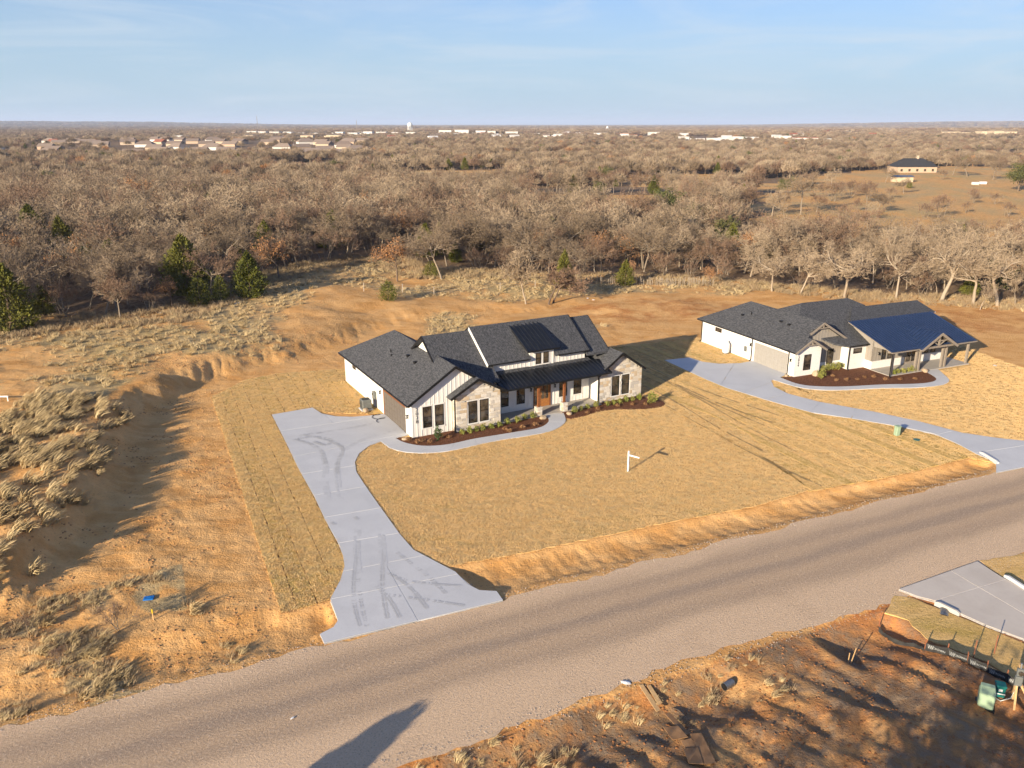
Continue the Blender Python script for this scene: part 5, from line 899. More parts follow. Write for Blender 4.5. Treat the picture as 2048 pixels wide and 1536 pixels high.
def far_wood(name, label, r0, r1, step, meshes, probs, smin, smax, thr, seed):
    g = np.random.default_rng(seed); xs = np.arange(-.78 * r1, .78 * r1, step); ys = np.arange(r0 * .75, r1, step); x, y = np.meshgrid(xs, ys); x = (x + g.uniform(-.45, .45, x.shape) * step).ravel(); y = (y + g.uniform(-.45, .45, y.shape) * step).ravel(); r = np.hypot(x, y)
    ok = (r > r0) & (r < r1) & (np.abs(x) < .72 * y + 20) & (fbm(x / 110., y / 110., seed) > thr); x, y = x[ok], y[ok]; ok = ~inside(PASTURE, x, y)
    if r0 < 900: ok &= inside(FOREST, x, y)
    for gl in GLADES: ok &= ~inside(gl, x, y)
    for (bx, by, br_) in BUILT: ok &= ~((np.abs(x - bx) < br_ + 3) & (y < by + br_ * .7) & (y > by - max(br_, by * .06)))
    sub = (np.abs(x + .36 * y) < .20 * y) & (y > 640) & (y < 1130); ok &= ~(sub & (g.uniform(0, 1, x.shape) < .72)); x, y = x[ok], y[ok]; n = len(x); print(name, n)
    return scatter(name, label, 'wood', np.stack([x, y, height(x, y) - .2], 1), g.uniform(0, 6.28, n), g.uniform(smin, smax, n), meshes, g.choice(len(meshes), n, p=probs))
PR = [.27, .22, .24, .20, .02, .035, .015]
far_wood('woodland', 'bare brown woodland filling the valley beyond the first wood', 322, 760, 6.0, FUZZ, PR, .55, 1.2, .37, 3)
far_wood('woodland', 'greyish winter treetops between the distant houses', 760, 1700, 10.5, FUZZ, PR, .6, 1.2, .40, 4)
far_wood('woodland', 'hazy bare woodland round the far town', 1700, 4200, 23, CL, [.25] * 4, .7, 1.2, .38, 5)
far_wood('woodland', 'faint blue brown woods on the low hills at the horizon', 4200, 13000, 75, CL, [.25] * 4, .8, 1.5, .40, 6)
# pasture shrubs
g = np.random.default_rng(77)
for k in range(16):
    x, y = [(114.43, 307.71), (124.4, 314.29), (124.72, 305.57), (129.43, 301.39), (129.05, 366.33), (133.42, 369.38), (117.48, 233.63), (124.33, 238.78), (113.66, 293.34), (85.09, 261.77), (77.83, 269.86), (76.12, 282.03), (231.3, 438.4), (230.3, 421.8), (230.19, 399.2), (86.42, 246.93)][k]
    tree('thicket' if k < 12 else 'oak', x, y, 1.0 + .5 * random.random(), random.uniform(0, 6), ('bare purplish bush growing in the tan pasture' if k < 12 else 'bare oak beside the pasture ranch house'), 'bushes dotted over the pasture' if k < 12 else 'oaks by the ranch house', k)
gp = random.Random(31); kk = 0
while kk < 34:
    y = gp.uniform(165, 420); x = gp.uniform(.30, .66) * y
    if not inside(PASTURE, np.array([x]), np.array([y]))[0] or gp.random() < (y - 165) / 420: continue
    kk += 1; kd = gp.choice(['thicket', 'thicket', 'oak', 'rose', 'pale']); tree(kd, x, y, gp.uniform(.5, .95) if kd != 'thicket' else gp.uniform(.7, 1.2), gp.uniform(0, 6), 'scattered %s in the field beyond the far house' % dict(thicket='brown bush', oak='grey bare oak', rose='reddish bare tree', pale='pale bare oak')[kd], 'trees scattered over the far field', kk)
# trees behind the camera shading the dirt lot; shrub added to shadow the road
for k, (kind, x, y, s, lab) in enumerate((('dense', -17.4, 14.6, 1.0, 'unseen added shrub behind the viewer throwing a rounded shadow on the road'), ('oak', -2.5, 5, 1.15, 'bare oak behind the viewer shading the dirt lot, nearest the road'), ('pale', 4, -1, 1.2, 'bare oak behind the viewer shading the red dirt'), ('oak', 9, 2, .95, 'bare oak behind the viewer at the right'), ('liveoak', 6, 10.5, 1.1, 'live oak behind the viewer shading the corner of the lot'), ('rose', -7, -2, 1.2, 'reddish bare tree behind the viewer'))): tree(kind, x, y, s, k * 1.3, lab, None, k, sz=None)
# ---------------------------------------------------------------- dry grass, weeds, clods and stones (nobody could count them)
TUF = [tuft(k, 70, .75, .2, .5, .016, M_STRAW) for k in range(4)]; SMT = [tuft(10 + k, 40, .42, .22, .3, .014, M_STRAW) for k in range(3)]; WEED = [tuft(20 + k, 34, .5, .3, .12, .012, M_WEED) for k in range(3)]
def lump(seed, mat):
    bm = bmesh.new(); bmesh.ops.create_icosphere(bm, subdivisions=1, radius=1); rr = random.Random(seed)
    for v in bm.verts: v.co *= rr.uniform(.65, 1.2); v.co.z *= .7
    me = bpy.data.meshes.new('lump'); bm.to_mesh(me); bm.free(); me.materials.append(mat); return me
def strew(name, label, cat, x, y, meshes, s0, s1, seed, rz=None, dz=0.):
    g = np.random.default_rng(seed); n = len(x); return scatter(name, label, cat, np.stack([x, y, height(x, y) + dz], 1), g.uniform(0, 6.28, n) if rz is None else g.uniform(rz[0], rz[1], n), g.uniform(s0, s1, n), meshes, g.integers(0, len(meshes), n))
def rand_in(n, x0, x1, y0, y1, f, seed):
    g = np.random.default_rng(seed); x = g.uniform(x0, x1, n); y = g.uniform(y0, y1, n); k = f(x, y, g); return x[k], y[k]
def offlawn(x, y):
    ok = np.ones(x.shape, bool)
    for p in FLAT: ok &= ~inside(p, x, y)
    return ok & ((road_off(x, y) > .4) | (road_off(x, y) < -9.6))
def f_bank(x, y, g): d = pdist(TOE, x, y); return inside(PLAT, x, y) & (d > 2.0) & (d < 26) & (y < 84) & (y < 66 - .35 * (x + 40) + 14 * (fbm(x * .1, y * .1, 2) - .3)) & (g.uniform(0, 1, x.shape) < np.clip(1.5 * (fbm(x * .3, y * .3, 14) - .2), .12, 1)) & (d < 12 + 20 * (y < 62))
x, y = rand_in(11000, -75, -14, 38, 88, f_bank, 1); strew('dry_grass', 'tall wind laid straw grass on the raised bank at left', 'grass', x, y, TUF, .75, 1.7, 1, (-.6, .5))
def f_field(x, y, g): z = zones(x, y)[:, 0]; return offlawn(x, y) & (y > 70 - .1 * x) & (z > .42) & (np.abs(x) < .7 * y + 5) & (g.uniform(0, 1, x.shape) < z) & (y < 160)
x, y = rand_in(34000, -110, 110, 62, 150, f_field, 2); strew('dry_grass', 'thin straw grass tufts over the open ground behind the houses', 'grass', x, y, SMT, .6, 1.5, 2)
def f_cl(x, y, g): d = pdist(FOREST[:20], x, y); return (d < 4.5) & (np.abs(x) < .7 * y) & offlawn(x, y)
x, y = rand_in(30000, -100, 100, 90, 170, f_cl, 3); strew('undergrowth', 'brown weeds and brush along the edge of the wood', 'undergrowth', x, y, WEED + WEED + SMT[:1], .8, 1.7, 3)
def f_verge(x, y, g): o = road_off(x, y); a = road_al(x, y); return (o > .6) & (o < 11) & (a < -14 - .4 * o) & ~inside(PLAT, x, y) & (fbm(x * .5, y * .5, 103) + .08 * (a < -20) > .53) & (np.hypot(x - (-20.85, 40.51)[0], y - (-20.85, 40.51)[1] + .6) > 2.2)
x, y = rand_in(9000, -45, -8, 26, 56, f_verge, 4); strew('weeds', 'dead weeds and straw on the verge at lower left', 'weeds', x, y, WEED + TUF[:1] + SMT, .35, 1.0, 4, (-.8, .8))
def f_sv(x, y, g): o = road_off(x, y); a = road_al(x, y); return (o < -9.8) & (o > -13.2) & (a < 9) & (fbm(x * .6, y * .6, 33) > .42)
x, y = rand_in(1500, -10, 16, 22, 42, f_sv, 5); strew('weeds', 'straw and dead weeds along the near road edge', 'weeds', x, y, WEED + TUF[:2] + SMT, .35, .85, 5, (-.8, .8))
CLD = [lump(k, M_CLOD) for k in range(4)]; CLR = [lump(k, M_CLODR) for k in range(4)]; GRV = [lump(k, M_GRAVEL) for k in range(4)]
def f_cld(x, y, g): o = road_off(x, y); return offlawn(x, y) & (o > .4) & (fbm(x * .4, y * .4, 54) > .5) & (pdist(TOE, x, y) < 14)
x, y = rand_in(26000, -45, 10, 34, 100, f_cld, 6); strew('clods', 'loose tan earth clods on the bare lot at left', 'clods', x, y, CLD, .02, .1, 6)
def f_dit(x, y, g): o = road_off(x, y); return (o > .3) & (o < 4.2) & offlawn(x, y)
x, y = rand_in(16000, -30, 42, 28, 64, f_dit, 7); strew('clods', 'earth crumbs in the ditch beside the road', 'clods', x, y, CLD, .015, .06, 7)
def f_sth(x, y, g): o = road_off(x, y); return (o < -9.8) & offlawn(x, y) & ~inside(SOD_S, x, y) & (fbm(x * .7, y * .7, 57) > .4)
x, y = rand_in(9000, -6, 34, 24, 46, f_sth, 8); strew('clods', 'red brown clods over the near dirt lot', 'clods', x, y, CLR, .015, .085, 8)
def f_grv(x, y, g): o = road_off(x, y); return ((np.abs(o - .25) < .45) | (np.abs(o + 9.5) < .55)) & ~inside(DRIVE1, x, y) & ~inside(DRIVE2, x, y) & ~inside(PAD3, x, y)
x, y = rand_in(60000, -30, 45, 24, 64, f_grv, 9); strew('gravel', 'crushed stone scattered along both road edges', 'gravel', x, y, GRV, .012, .04, 9, dz=.03)
# grass of the lawns
LT = [tuft(30 + k, 26, .075, .2, .15, .008, m) for k, m in enumerate((M_LAWNB, M_LAWNB, M_LAWNB, M_STRAW))]
def f_lawn(x, y, g):
    ok = inside(LAWN_W, x, y) | inside(LAWN_C, x, y) | inside(LAWN_E, x, y) | inside(LAWN_F, x, y)
    for p in (DRIVE1, DRIVE2, PAD3, FP1, FP2, BED1A, BED1B, BED2, WALK1U + WALK1L[::-1], WALK2U + WALK2L[::-1]): ok &= ~inside(p, x, y)
    return ok & (np.abs(x) < .68 * y)
x, y = rand_in(165000, -34, 70, 34, 102, f_lawn, 10); strew('lawn_grass', 'short dormant grass blades over the lawns', 'grass', x, y, LT, .7, 1.5, 10, dz=.075)
# ---------------------------------------------------------------- planting in the beds
SHB = {k: [shrub(100 + i * 7 + j, h, r_, n, lf, m) for j in range(2)] for i, (k, (h, r_, n, lf, m)) in enumerate(dict(box=(.55, .26, 190, .06, M_BOX), tall=(1.15, .5, 420, .08, M_BOX), dark=(1.3, .42, 420, .08, M_DKLEAF), dry=(.3, .26, 120, .05, M_DRYP)).items())}
def plant(kind, p, s, label, group=None, nm='shrub', j=0): o = link(nm, SHB[kind][j % 2], None, (p[0], p[1], .08), (0, 0, random.uniform(0, 6)), (s, s, s)); return tag(o, label, 'shrub', group)
for k, p in enumerate([(-4.34, 66.23), (-3.74, 66.59), (-3.14, 66.95), (-2.58, 67.26), (-1.83, 67.63), (-1.17, 68.07)]): plant('box', p, random.uniform(.9, 1.15), 'small yellow green shrub in the row below the left stone gable', 'shrubs below the left stone gable', j=k)
for k, p in enumerate([(-0.41, 68.83), (0.46, 69.22), (1.15, 70.0), (1.9, 70.4)]): plant('box', p, random.uniform(.9, 1.2), 'small yellow green shrub in front of the shaded porch floor', 'shrubs in front of the porch floor', j=k)
for k, p in enumerate([(5.9, 71.9), (6.55, 72.45), (7.22, 73.02), (8.09, 73.59), (9.21, 73.74), (9.85, 74.18), (10.47, 74.47), (11.16, 74.92), (11.79, 75.22), (12.54, 75.67)]): plant('box', p, random.uniform(.9, 1.2), 'small green shrub in the row below the right stone wing', 'shrubs below the right stone wing', j=k)
plant('dark', (-6.37, 64.93), 1.0, 'upright dark green shrub in front of the garage wing windows'); plant('tall', (13.65, 74.62), 1.05, 'large yellow green shrub at the right end of the mulch bed')
for k, p in enumerate([(-7.66, 64.48), (-7.0, 64.25), (-8.84, 64.7), (-8.06, 64.25), (-5.46, 65.4), (-0.18, 66.83), (0.94, 67.82), (2.08, 68.45), (-0.62, 67.32)]): plant('dry', p, random.uniform(.8, 1.2), 'low rust brown clump in the mulch bed beside the curved walkway', 'rust brown clumps by the walkway', 'dry_plant', k)
for k, p in enumerate([(7.1, 71.62), (8.13, 72.59), (10.16, 73.59), (11.67, 74.03), (12.88, 74.03)]): plant('dry', p, random.uniform(.8, 1.2), 'low rust brown clump in the mulch of the right bed', 'rust brown clumps in the right bed', 'dry_plant', k)
for k, p in enumerate([(34.12, 85.13), (34.88, 85.7), (35.5, 85.89), (36.19, 86.08), (36.95, 86.47)]): plant('tall', p, random.uniform(.6, .75), 'green shrub in the row before the grey gable of the far house', 'shrubs before the grey gable', j=k)
plant('tall', (33.04, 82.75), .85, 'tall yellow green shrub beside the stone marker of the far house')
for k, p in enumerate([(41.31, 84.02), (42.02, 84.39), (42.71, 84.57), (43.43, 84.95), (43.95, 85.13)]): plant('box', p, random.uniform(1., 1.3), 'low yellow shrub in front of the far porch', 'shrubs in front of the far porch', j=k)
for k, p in enumerate([(34.29, 81.69), (35.47, 81.87), (36.71, 82.04), (37.75, 82.75), (38.79, 82.93), (39.63, 82.04), (41.23, 82.04), (42.9, 82.22), (34.52, 83.29)]): plant('dry', p, random.uniform(.8, 1.2), 'low rust brown clump in the wide bed of the far house', 'rust brown clumps of the far bed', 'dry_plant', k)
def rock(p, s, label, sz=.75): o = link('boulder', lump(int(p[0] * 31) % 97, M_ROCK), None, (p[0], p[1], .08 + s * .3), (0, 0, p[0]), (s, s * .85, s * sz)); bm = bmesh.new(); bm.from_mesh(o.data); bmesh.ops.subdivide_edges(bm, edges=bm.edges, cuts=1, smooth=.6, use_grid_fill=True); bm.to_mesh(o.data); bm.free(); return tag(o, label, 'rock')
rock((2.86, 70.27), .38, 'tan boulder at the tip of the bed beside the porch column'); rock((5.39, 71.35), .36, 'tan boulder at the left end of the right bed'); rock((-9.23, 65.05), .26, 'small tan boulder at the garage corner of the bed'); rock((32.78, 83.84), .45, 'pale marker stone in front of the white gable', 1.2); rock((45.29, 84.95), .5, 'tan boulder beside the far porch steps'); rock((29.57, 83.47), .25, 'small boulder at the garage corner of the far house'); rock((-13.82, 72.17), .33, 'pale rock beside the grey air conditioner', 1.1)
# ---------------------------------------------------------------- things around the houses
def at1(a, b): return hxy(HOUSE1, a, b)
x, y = at1(-1.1, 9.1); ac = empty('air_conditioner', (x, y, .06), HOUSE1[2], 'grey air conditioning condenser beside the white garage wall', 'condenser')
MB().box((-.55, -.55, 0), (.55, .55, .1)).build('pad', M_CONC, ac); MB().box((-.45, -.45, .1), (.45, .45, 1.05)).build('cabinet', M_ACG, ac, .05); MB().tube([(0, 0, 1.05), (0, 0, 1.09)], .36, 16).build('fan_grille', M_BLACK, ac)
for k in range(8):
    for sx in (-1, 1): MB().box((sx * .458 - .006, -.4, .18 + k * .1), (sx * .458 + .006, .4, .22 + k * .1)).build('louvre', M_BLACK, ac)
x, y = at1(-.2, 9.3); mt = empty('electric_meter', (x, y, .9), HOUSE1[2], 'grey electric panel on the white wall behind the condenser', 'meter'); MB().box((-.08, -.25, 0), (.19, .25, .75)).build('cabinet', M_ACG, mt, .02); MB().tube([(0, 0, -.85), (0, 0, 0)], .04).build('conduit', M_GALV, mt); MB().tube([(-.08, .05, .5), (-.14, .05, .5)], .1, 12).build('dial', M_GLASS, mt)
pts = [(*at1(-.9 - .5 * math.sin(k * .7), 7.9 - k * .13 + .35 * math.cos(k * .7)), .12) for k in range(22)]; tag(MB().tube(pts, .022, 5).build('garden_hose', M_BLACK), 'dark garden hose coiled on the ground by the driveway', 'hose')
def at2(a, b): return hxy(HOUSE2, a, b)
x, y = at2(-.75, 10.7); pt = empty('propane_tank', (x, y, .06), HOUSE2[2], 'white upright propane tank against the white brick wall', 'tank'); MB().tube([(0, 0, .12), (0, 0, .2), (0, 0, 1.15), (0, 0, 1.35), (0, 0, 1.45)], [.36, .42, .42, .3, .08], 16).build('tank', M_PVCW, pt); MB().tube([(0, 0, 0), (0, 0, .14)], .34, 16).build('base_ring', M_GALV, pt); MB().tube([(0, 0, 1.4), (0, 0, 1.58)], .14, 10).build('valve_cap', M_PVCW, pt)
x, y = (9.1, 58.41); sp_ = empty('sign_post', (x, y, .05), R(-38), 'white wooden sign post with one arm standing on the front lawn', 'sign post'); MB().box((-.06, -.06, -.1), (.06, .06, 1.62)).build('post', M_PVCW, sp_); MB().prism([(-.08, -.08, 1.62), (.08, -.08, 1.62), (.08, .08, 1.62), (-.08, .08, 1.62)], (0, 0, .03)).tube([(0, 0, 1.65), (0, 0, 1.69), (0, 0, 1.76)], [.05, .06, .01], 8).build('finial', M_PVCW, sp_); MB().box((.06, -.04, 1.34), (.95, .04, 1.44)).build('arm', M_PVCW, sp_)
x, y = (33.65, 66.11); up_ = empty('utility_pedestal', (x, y, .05), .3, 'pale green utility pedestal on the sod beside the far driveway', 'utility box'); MB().box((-.2, -.2, 0), (.2, .2, .85)).build('cabinet', M_UGREEN, up_, .04); MB().box((-.23, -.23, .82), (.23, .23, .9)).build('lid', M_UGREEN, up_, .02); MB().box((.2, -.1, .3), (.26, .1, .6)).build('hasp', M_GALV, up_)
x, y = (34.9, 65.05); tag(MB().tube([(x, y, .06), (x, y, .1)], .28, 14).build('valve_lid', M_TEAL), 'flat round valve lid on the sod near the green pedestal', 'lid')
# culvert headwalls with pipes
def headwall(p, q, label, hgt=.55, pipe=.26, t=.18, pt_=.5, mat=M_HEAD, lift=.12):
    (x0, y0), (x1, y1) = p, q; l = math.hypot(x1 - x0, y1 - y0); o = empty('headwall', (x0, y0, 0), math.atan2(y1 - y0, x1 - x0), label, 'headwall'); MB().prism([(0, 0, -.75), (l, 0, -.75), (l, 0, lift - .08), (l * .85, 0, lift), (l * .15, 0, lift), (0, 0, lift - .08)], (0, t, 0)).build('wall', mat, o, .02)
    MB().tube([(l * pt_, -.35, -.42), (l * pt_, t + .3, -.42)], pipe, 16, False).build('pipe', M_GALV, o); MB().tube([(l * pt_, -.02, -.42), (l * pt_, .01, -.42)], pipe * .9, 16).build('pipe_mouth', M_BLACK, o); return o
headwall((-10.41, 40.3), (-9.45, 38.11), 'concrete headwall with pipe at the left side of the driveway mouth', lift=.085); headwall((-3.61, 43.28), (-2.0, 40.97), 'shaded concrete headwall at the right side of the driveway mouth', lift=.085); headwall((38.64, 62.05), (38.84, 59.78), 'pale concrete headwall with round pipe under the far driveway', lift=.3, mat=M_CONC); headwall((23.98, 40.0), (24.76, 38.82), 'low concrete headwall with pipe on the near pad', lift=.25); headwall((29.53, 42.82), (29.93, 41.18), 'pale concrete curb at the far corner of the near pad', lift=.3, mat=M_CONC)
x, y = (23.98, 38.87); cpipe = empty('culvert_pipe', (x, y, -.2), R(60), 'galvanised culvert pipe sticking out below the near pad', 'pipe'); MB().tube([(0, 0, 0), (1.0, 0, .02)], .3, 18, False).build('barrel', M_GALV, cpipe); [MB().tube([(k * .12, 0, 0), (k * .12 + .05, 0, 0)], .33, 18, False).build('corrugation', M_GALV, cpipe) for k in range(8)]; MB().tube([(-.005, 0, 0), (.02, 0, 0)], .29, 16).build('mouth', M_BLACK, cpipe)
x, y = (10.35, 33.1); cpipe = empty('culvert_pipe', (x, y, -.15), R(35), 'galvanised culvert pipe end in the near ditch', 'pipe'); MB().tube([(0, 0, 0), (.6, 0, .01)], .18, 18, False).build('barrel', M_GALV, cpipe); [MB().tube([(k * .12, 0, 0), (k * .12 + .05, 0, 0)], .2, 18, False).build('corrugation', M_GALV, cpipe) for k in range(5)]; MB().tube([(-.005, 0, 0), (.02, 0, 0)], .17, 16).build('mouth', M_BLACK, cpipe)
# boards in the mud
BD = [([(6.17, 32.99), (6.38, 33.06), (6.96, 31.53), (6.75, 31.4)], 'narrow raw board at the road end of the plank trail'), ([(6.56, 32.99), (6.74, 33.06), (7.13, 31.98), (6.92, 31.81)], 'second narrow board beside the first at the road end'), ([(7.13, 31.3), (7.38, 31.4), (8.0, 29.8), (7.73, 29.67)], 'long narrow board in the middle of the plank trail'), ([(6.87, 30.24), (7.54, 30.31), (7.81, 29.43), (7.11, 29.33)], 'square plywood sheet left of the long board'), ([(7.43, 29.15), (7.92, 29.27), (8.05, 28.76), (7.57, 28.67)], 'small plywood piece between two sheets'), ([(7.93, 29.55), (8.43, 29.58), (8.65, 27.73), (8.14, 27.73)], 'long plywood sheet at the right of the trail end'), ([(7.43, 28.62), (8.07, 28.67), (8.11, 27.7), (7.48, 27.7)], 'dark plywood sheet at the bottom of the trail')]
for k, (q, lab) in enumerate(BD):
    z = max(hz(*p) for p in q) + .03; tag(MB().prism([(p[0], p[1], hz(*p) * .4 + z * .6 + .012 * k) for p in q], (0, 0, .03)).build('plank' if k < 3 else 'plywood_sheet', M_STAKE if k < 2 else M_PLY), lab, 'board')
# silt fence
SF = [(21.5, 35.94), (22.28, 35.28), (23.01, 34.63), (23.65, 34.01), (24.22, 33.36), (24.75, 32.7), (25.71, 31.57)]
sf = empty('silt_fence', (0, 0, 0), 0, 'low black silt fence printed CROWN on wooden stakes', 'fence')
for k in range(len(SF) - 1):
    (x0, y0), (x1, y1) = SF[k], SF[k + 1]; z0, z1 = hz(x0, y0), hz(x1, y1); n = 8; V = []; F = []
    for i in range(n + 1):
        t = i / n; sag = .05 * math.sin(math.pi * t); w_ = random.uniform(-.015, .015); bx, by = x0 + (x1 - x0) * t, y0 + (y1 - y0) * t + w_; zz_ = z0 + (z1 - z0) * t; V += [(bx, by - sag * .8, zz_ - .1), (bx, by + .0 - sag * .3, zz_ + .2), (bx, by, zz_ + .46 - sag)]
    for i in range(n): F += [(3 * i, 3 * i + 3, 3 * i + 4, 3 * i + 1), (3 * i + 1, 3 * i + 4, 3 * i + 5, 3 * i + 2)]
    me = bpy.data.meshes.new('fabric'); me.from_pydata(V, [], F); me.materials.append(M_FABRIC); fb = link('fabric', me, sf); mo = fb.modifiers.new('thick', 'SOLIDIFY'); mo.thickness = .008
    st = MB().bar((x0, y0 + .04, z0 - .15), (x0 + random.uniform(-.04, .04), y0 + .04, z0 + .68), .04).build('stake', M_REDST, sf)
    an = math.atan2(y1 - y0, x1 - x0); cxm, cym = x0 + (x1 - x0) * .62, y0 + (y1 - y0) * .62; zc_ = z0 + (z1 - z0) * .62
    if k < 6:
        nx_, ny_ = math.sin(an) * .035, -math.cos(an) * .035 - .02; tl = math.hypot(x1 - x0, y1 - y0)
        tx = text(sf, 'CROWN', (cxm + nx_, cym + ny_, zc_ + .18), (R(84), 0, an), tl * .15, M_PRINT, 'lettering', .002); text(sf, 'PRODUCTS', (cxm + nx_, cym + ny_, zc_ + .09), (R(84), 0, an), tl * .075, M_PRINT, 'lettering', .002) if False else None
        m = MB(); ux, uy = math.cos(an), math.sin(an); ox, oy = x0 + (x1 - x0) * .1 + nx_, y0 + (y1 - y0) * .1 + ny_; zz_ = [.36, .12, .34, .12, .34, .12, .36]; Q = [(ox + ux * j * tl * .042, oy + uy * j * tl * .042 + .01 * zz_[j], zc_ + zz_[j]) for j in range(7)]
        for j in range(6): m.bar(Q[j], Q[j + 1], .018, .006, up=(math.sin(an), -math.cos(an), 0))
        m.build('emblem', M_PRINT, sf)
for u in ((1758, 1246), (1790, 1262), (1820, 1282)): pass
crump = [(20.04, 38.16), (20.26, 37.75), (20.51, 37.2), (20.79, 36.89), (21.19, 36.5), (21.52, 35.99)]; V = []; F = []
for i, (x, y) in enumerate(crump): z = hz(x, y); V += [(x, y - .12, z - .05), (x + random.uniform(-.1, .1), y + random.uniform(-.12, .05), z + random.uniform(.12, .3))]
for i in range(len(crump) - 1): F.append((2 * i, 2 * i + 2, 2 * i + 3, 2 * i + 1))
me = bpy.data.meshes.new('fabric'); me.from_pydata(V, [], F); me.materials.append(M_FABRIC); fb = link('fabric', me, sf); mo = fb.modifiers.new('thick', 'SOLIDIFY'); mo.thickness = .008
for k, (p, q) in enumerate((((17.32, 35.12), .95), ((17.21, 35.16), .6), ((23.53, 35.07), 1.1), ((24.83, 35.48), 1.1), ((20.26, 38.49), .8))):
    x, y = p; z = hz(x, y); tag(MB().bar((x, y, z - .1), (x + (.22 if k == 0 else .05), y + .05, z + q), .035).build('wooden_stake', M_STAKE if k < 2 else M_REDST), ['tall leaning stick standing in the red dirt', 'short stick beside the leaning one in the red dirt', 'thin rusty stake on the shaded sod', 'thin rusty stake further right on the shaded sod', 'rusty stake at the crumpled end of the silt fence'][k], 'stake')
# utility boxes and temporary power pole
x, y = (22.17, 31.57); z = hz(x, y); ub = empty('transformer_box', (x, y, z), R(-28), 'large pale green transformer box on the red dirt', 'utility box'); ub.scale = (.86, .86, .86); MB().prism([(-.38, -.4, 0), (.38, -.4, 0), (.38, .4, 0), (-.38, .4, 0)], (0, 0, .95)).build('cabinet', M_UGREEN, ub, .06); MB().prism([(-.4, -.42, .93), (.4, -.42, .93), (.34, .1, 1.12), (-.34, .1, 1.12)], (0, .3, 0)).build('hood', M_UGREEN, ub, .02); MB().box((.385, -.06, .3), (.43, .06, .5)).build('latch', M_GALV, ub); MB().box((-.45, -.48, -.1), (.45, .48, .03)).build('base', M_BLACK, ub)
x, y = (23.1, 32.09); z = hz(x, y); tb = empty('service_pedestal', (x, y, z), R(-20), 'small dark teal pedestal with white labels beside the green transformer', 'utility box'); MB().box((-.2, -.2, -.05), (.2, .2, .5)).build('cabinet', M_TEAL, tb, .03); MB().prism([(-.23, -.23, .48), (.23, -.23, .48), (.23, .23, .48), (-.23, .23, .48)], (0, 0, .12)).build('lid', M_TEAL, tb, .03); MB().box((-.207, -.209, .14), (.207, .209, .19)).build('band', M_PVCW, tb); MB().box((-.1, -.215, .3), (.06, -.2, .42)).build('sticker', M_PVCW, tb)
x, y = (23.6, 31.81); z = hz(x, y); pp = empty('power_pole', (x, y, z), R(-15), 'temporary wooden power pole with grey meter box and braces', 'power pole'); MB().bar((0, 0, -.2), (.02, 0, 2.0), .14).build('post', M_STAKE, pp); MB().bar((-.15, -.75, 0), (0, 0, 1.25), .09).build('brace', M_STAKE, pp); MB().bar((.7, -.45, 0), (0.02, 0, 1.25), .09).build('brace', M_STAKE, pp); MB().bar((.25, -.9, .04), (.8, -.5, .04), .1, .05).build('ground_board', M_STAKE, pp)
MB().box((-.16, -.24, .95), (.16, -.08, 1.45)).build('breaker_box', M_ACG, pp, .02); MB().box((-.14, -.22, 1.47), (.14, -.08, 1.85)).build('meter_box', M_ACG, pp, .02); MB().tube([(0, -.22, 1.66), (0, -.32, 1.66)], .1, 14).build('meter', M_GLASS, pp); MB().tube([(0.02, -.1, 1.85), (.02, -.08, 2.1)], .05).build('weather_head', M_GALV, pp); MB().tube([(0, -.15, .95), (-.2, -.3, .3), (-.6, -.3, .06), (-1.0, 0, .12)], .03).build('cable', M_GALV, pp)
# small things lying about
x, y = (-20.85, 40.51); z = hz(x, y); bt = empty('meter_cover', (x, y, z), .2, 'bright blue plastic meter cover lying on the bare dirt', 'lid'); MB().box((-.28, -.2, .02), (.28, .2, .1)).build('plate', M_BLUE, bt, .02); [MB().box((sx - .03, -.03, .1), (sx + .03, .03, .108)).build('bolt', M_BLACK, bt) for sx in (-.18, .18)]
x, y = (-19.74, 38.49); z = hz(x, y); sk = empty('survey_stake', (x, y, z), 0, 'yellow topped survey stake beside the blue lid', 'stake'); MB().box((-.03, -.015, -.1), (.03, .015, .42)).build('stick', M_STAKE, sk); MB().box((-.033, -.018, .42), (.033, .018, .68)).build('flagging', M_YEL, sk)
x, y = (-46.76, 69.99); z = hz(x, y); bb = empty('batter_board', (x, y, z), .05, 'white plank on short legs at the left edge on the bank', 'board'); MB().box((-2.2, -.02, .35), (.8, .02, .48)).build('plank', M_PVCW, bb); [MB().box((sx - .04, -.06, -.2), (sx + .04, -.02, .5)).build('leg', M_PVCW, bb) for sx in (-1.6, .72)]
for k, (p, s) in enumerate((((5.56, 33.17), .3), ((-10.07, 30.7), .12), ((-39.27, 112.82), .5), ((-38.78, 113.49), .4), ((-47.19, 106.35), .35), ((11.78, 124.4), .35), ((12.61, 123.27), .3), ((61.13, 114.89), .5), ((54.5, 87.65), .35))):
    x, y = p; o = link('plastic_scrap', lump(k + 40, M_PVCW), None, (x, y, hz(x, y) + .06), (0, 0, k), (s, s * .6, s * .25)); tag(o, ['crumpled white sheet at the near road edge', 'white scrap on the weeds at lower left', 'white scrap below the conical cedar, left of two', 'white scrap below the conical cedar, right of two', 'white scrap at the foot of the left wood', 'white scrap behind the house roof, left of two', 'white scrap behind the house roof, right of two', 'white scrap heap behind the far house', 'white pipe scrap beside the far lawn edge'][k], 'litter')
for k, p in enumerate([(-21.25, 37.47), (-22.81, 34.59), (-25.96, 37.47)]):
    tree('thicket', p[0], p[1], (.36, .25, .22)[k], k, ['rounded grey dead bush on the verge by the blue lid', 'low grey dead bush near the road at lower left', 'small dead bush in front of the shaded bank'][k], None, k)
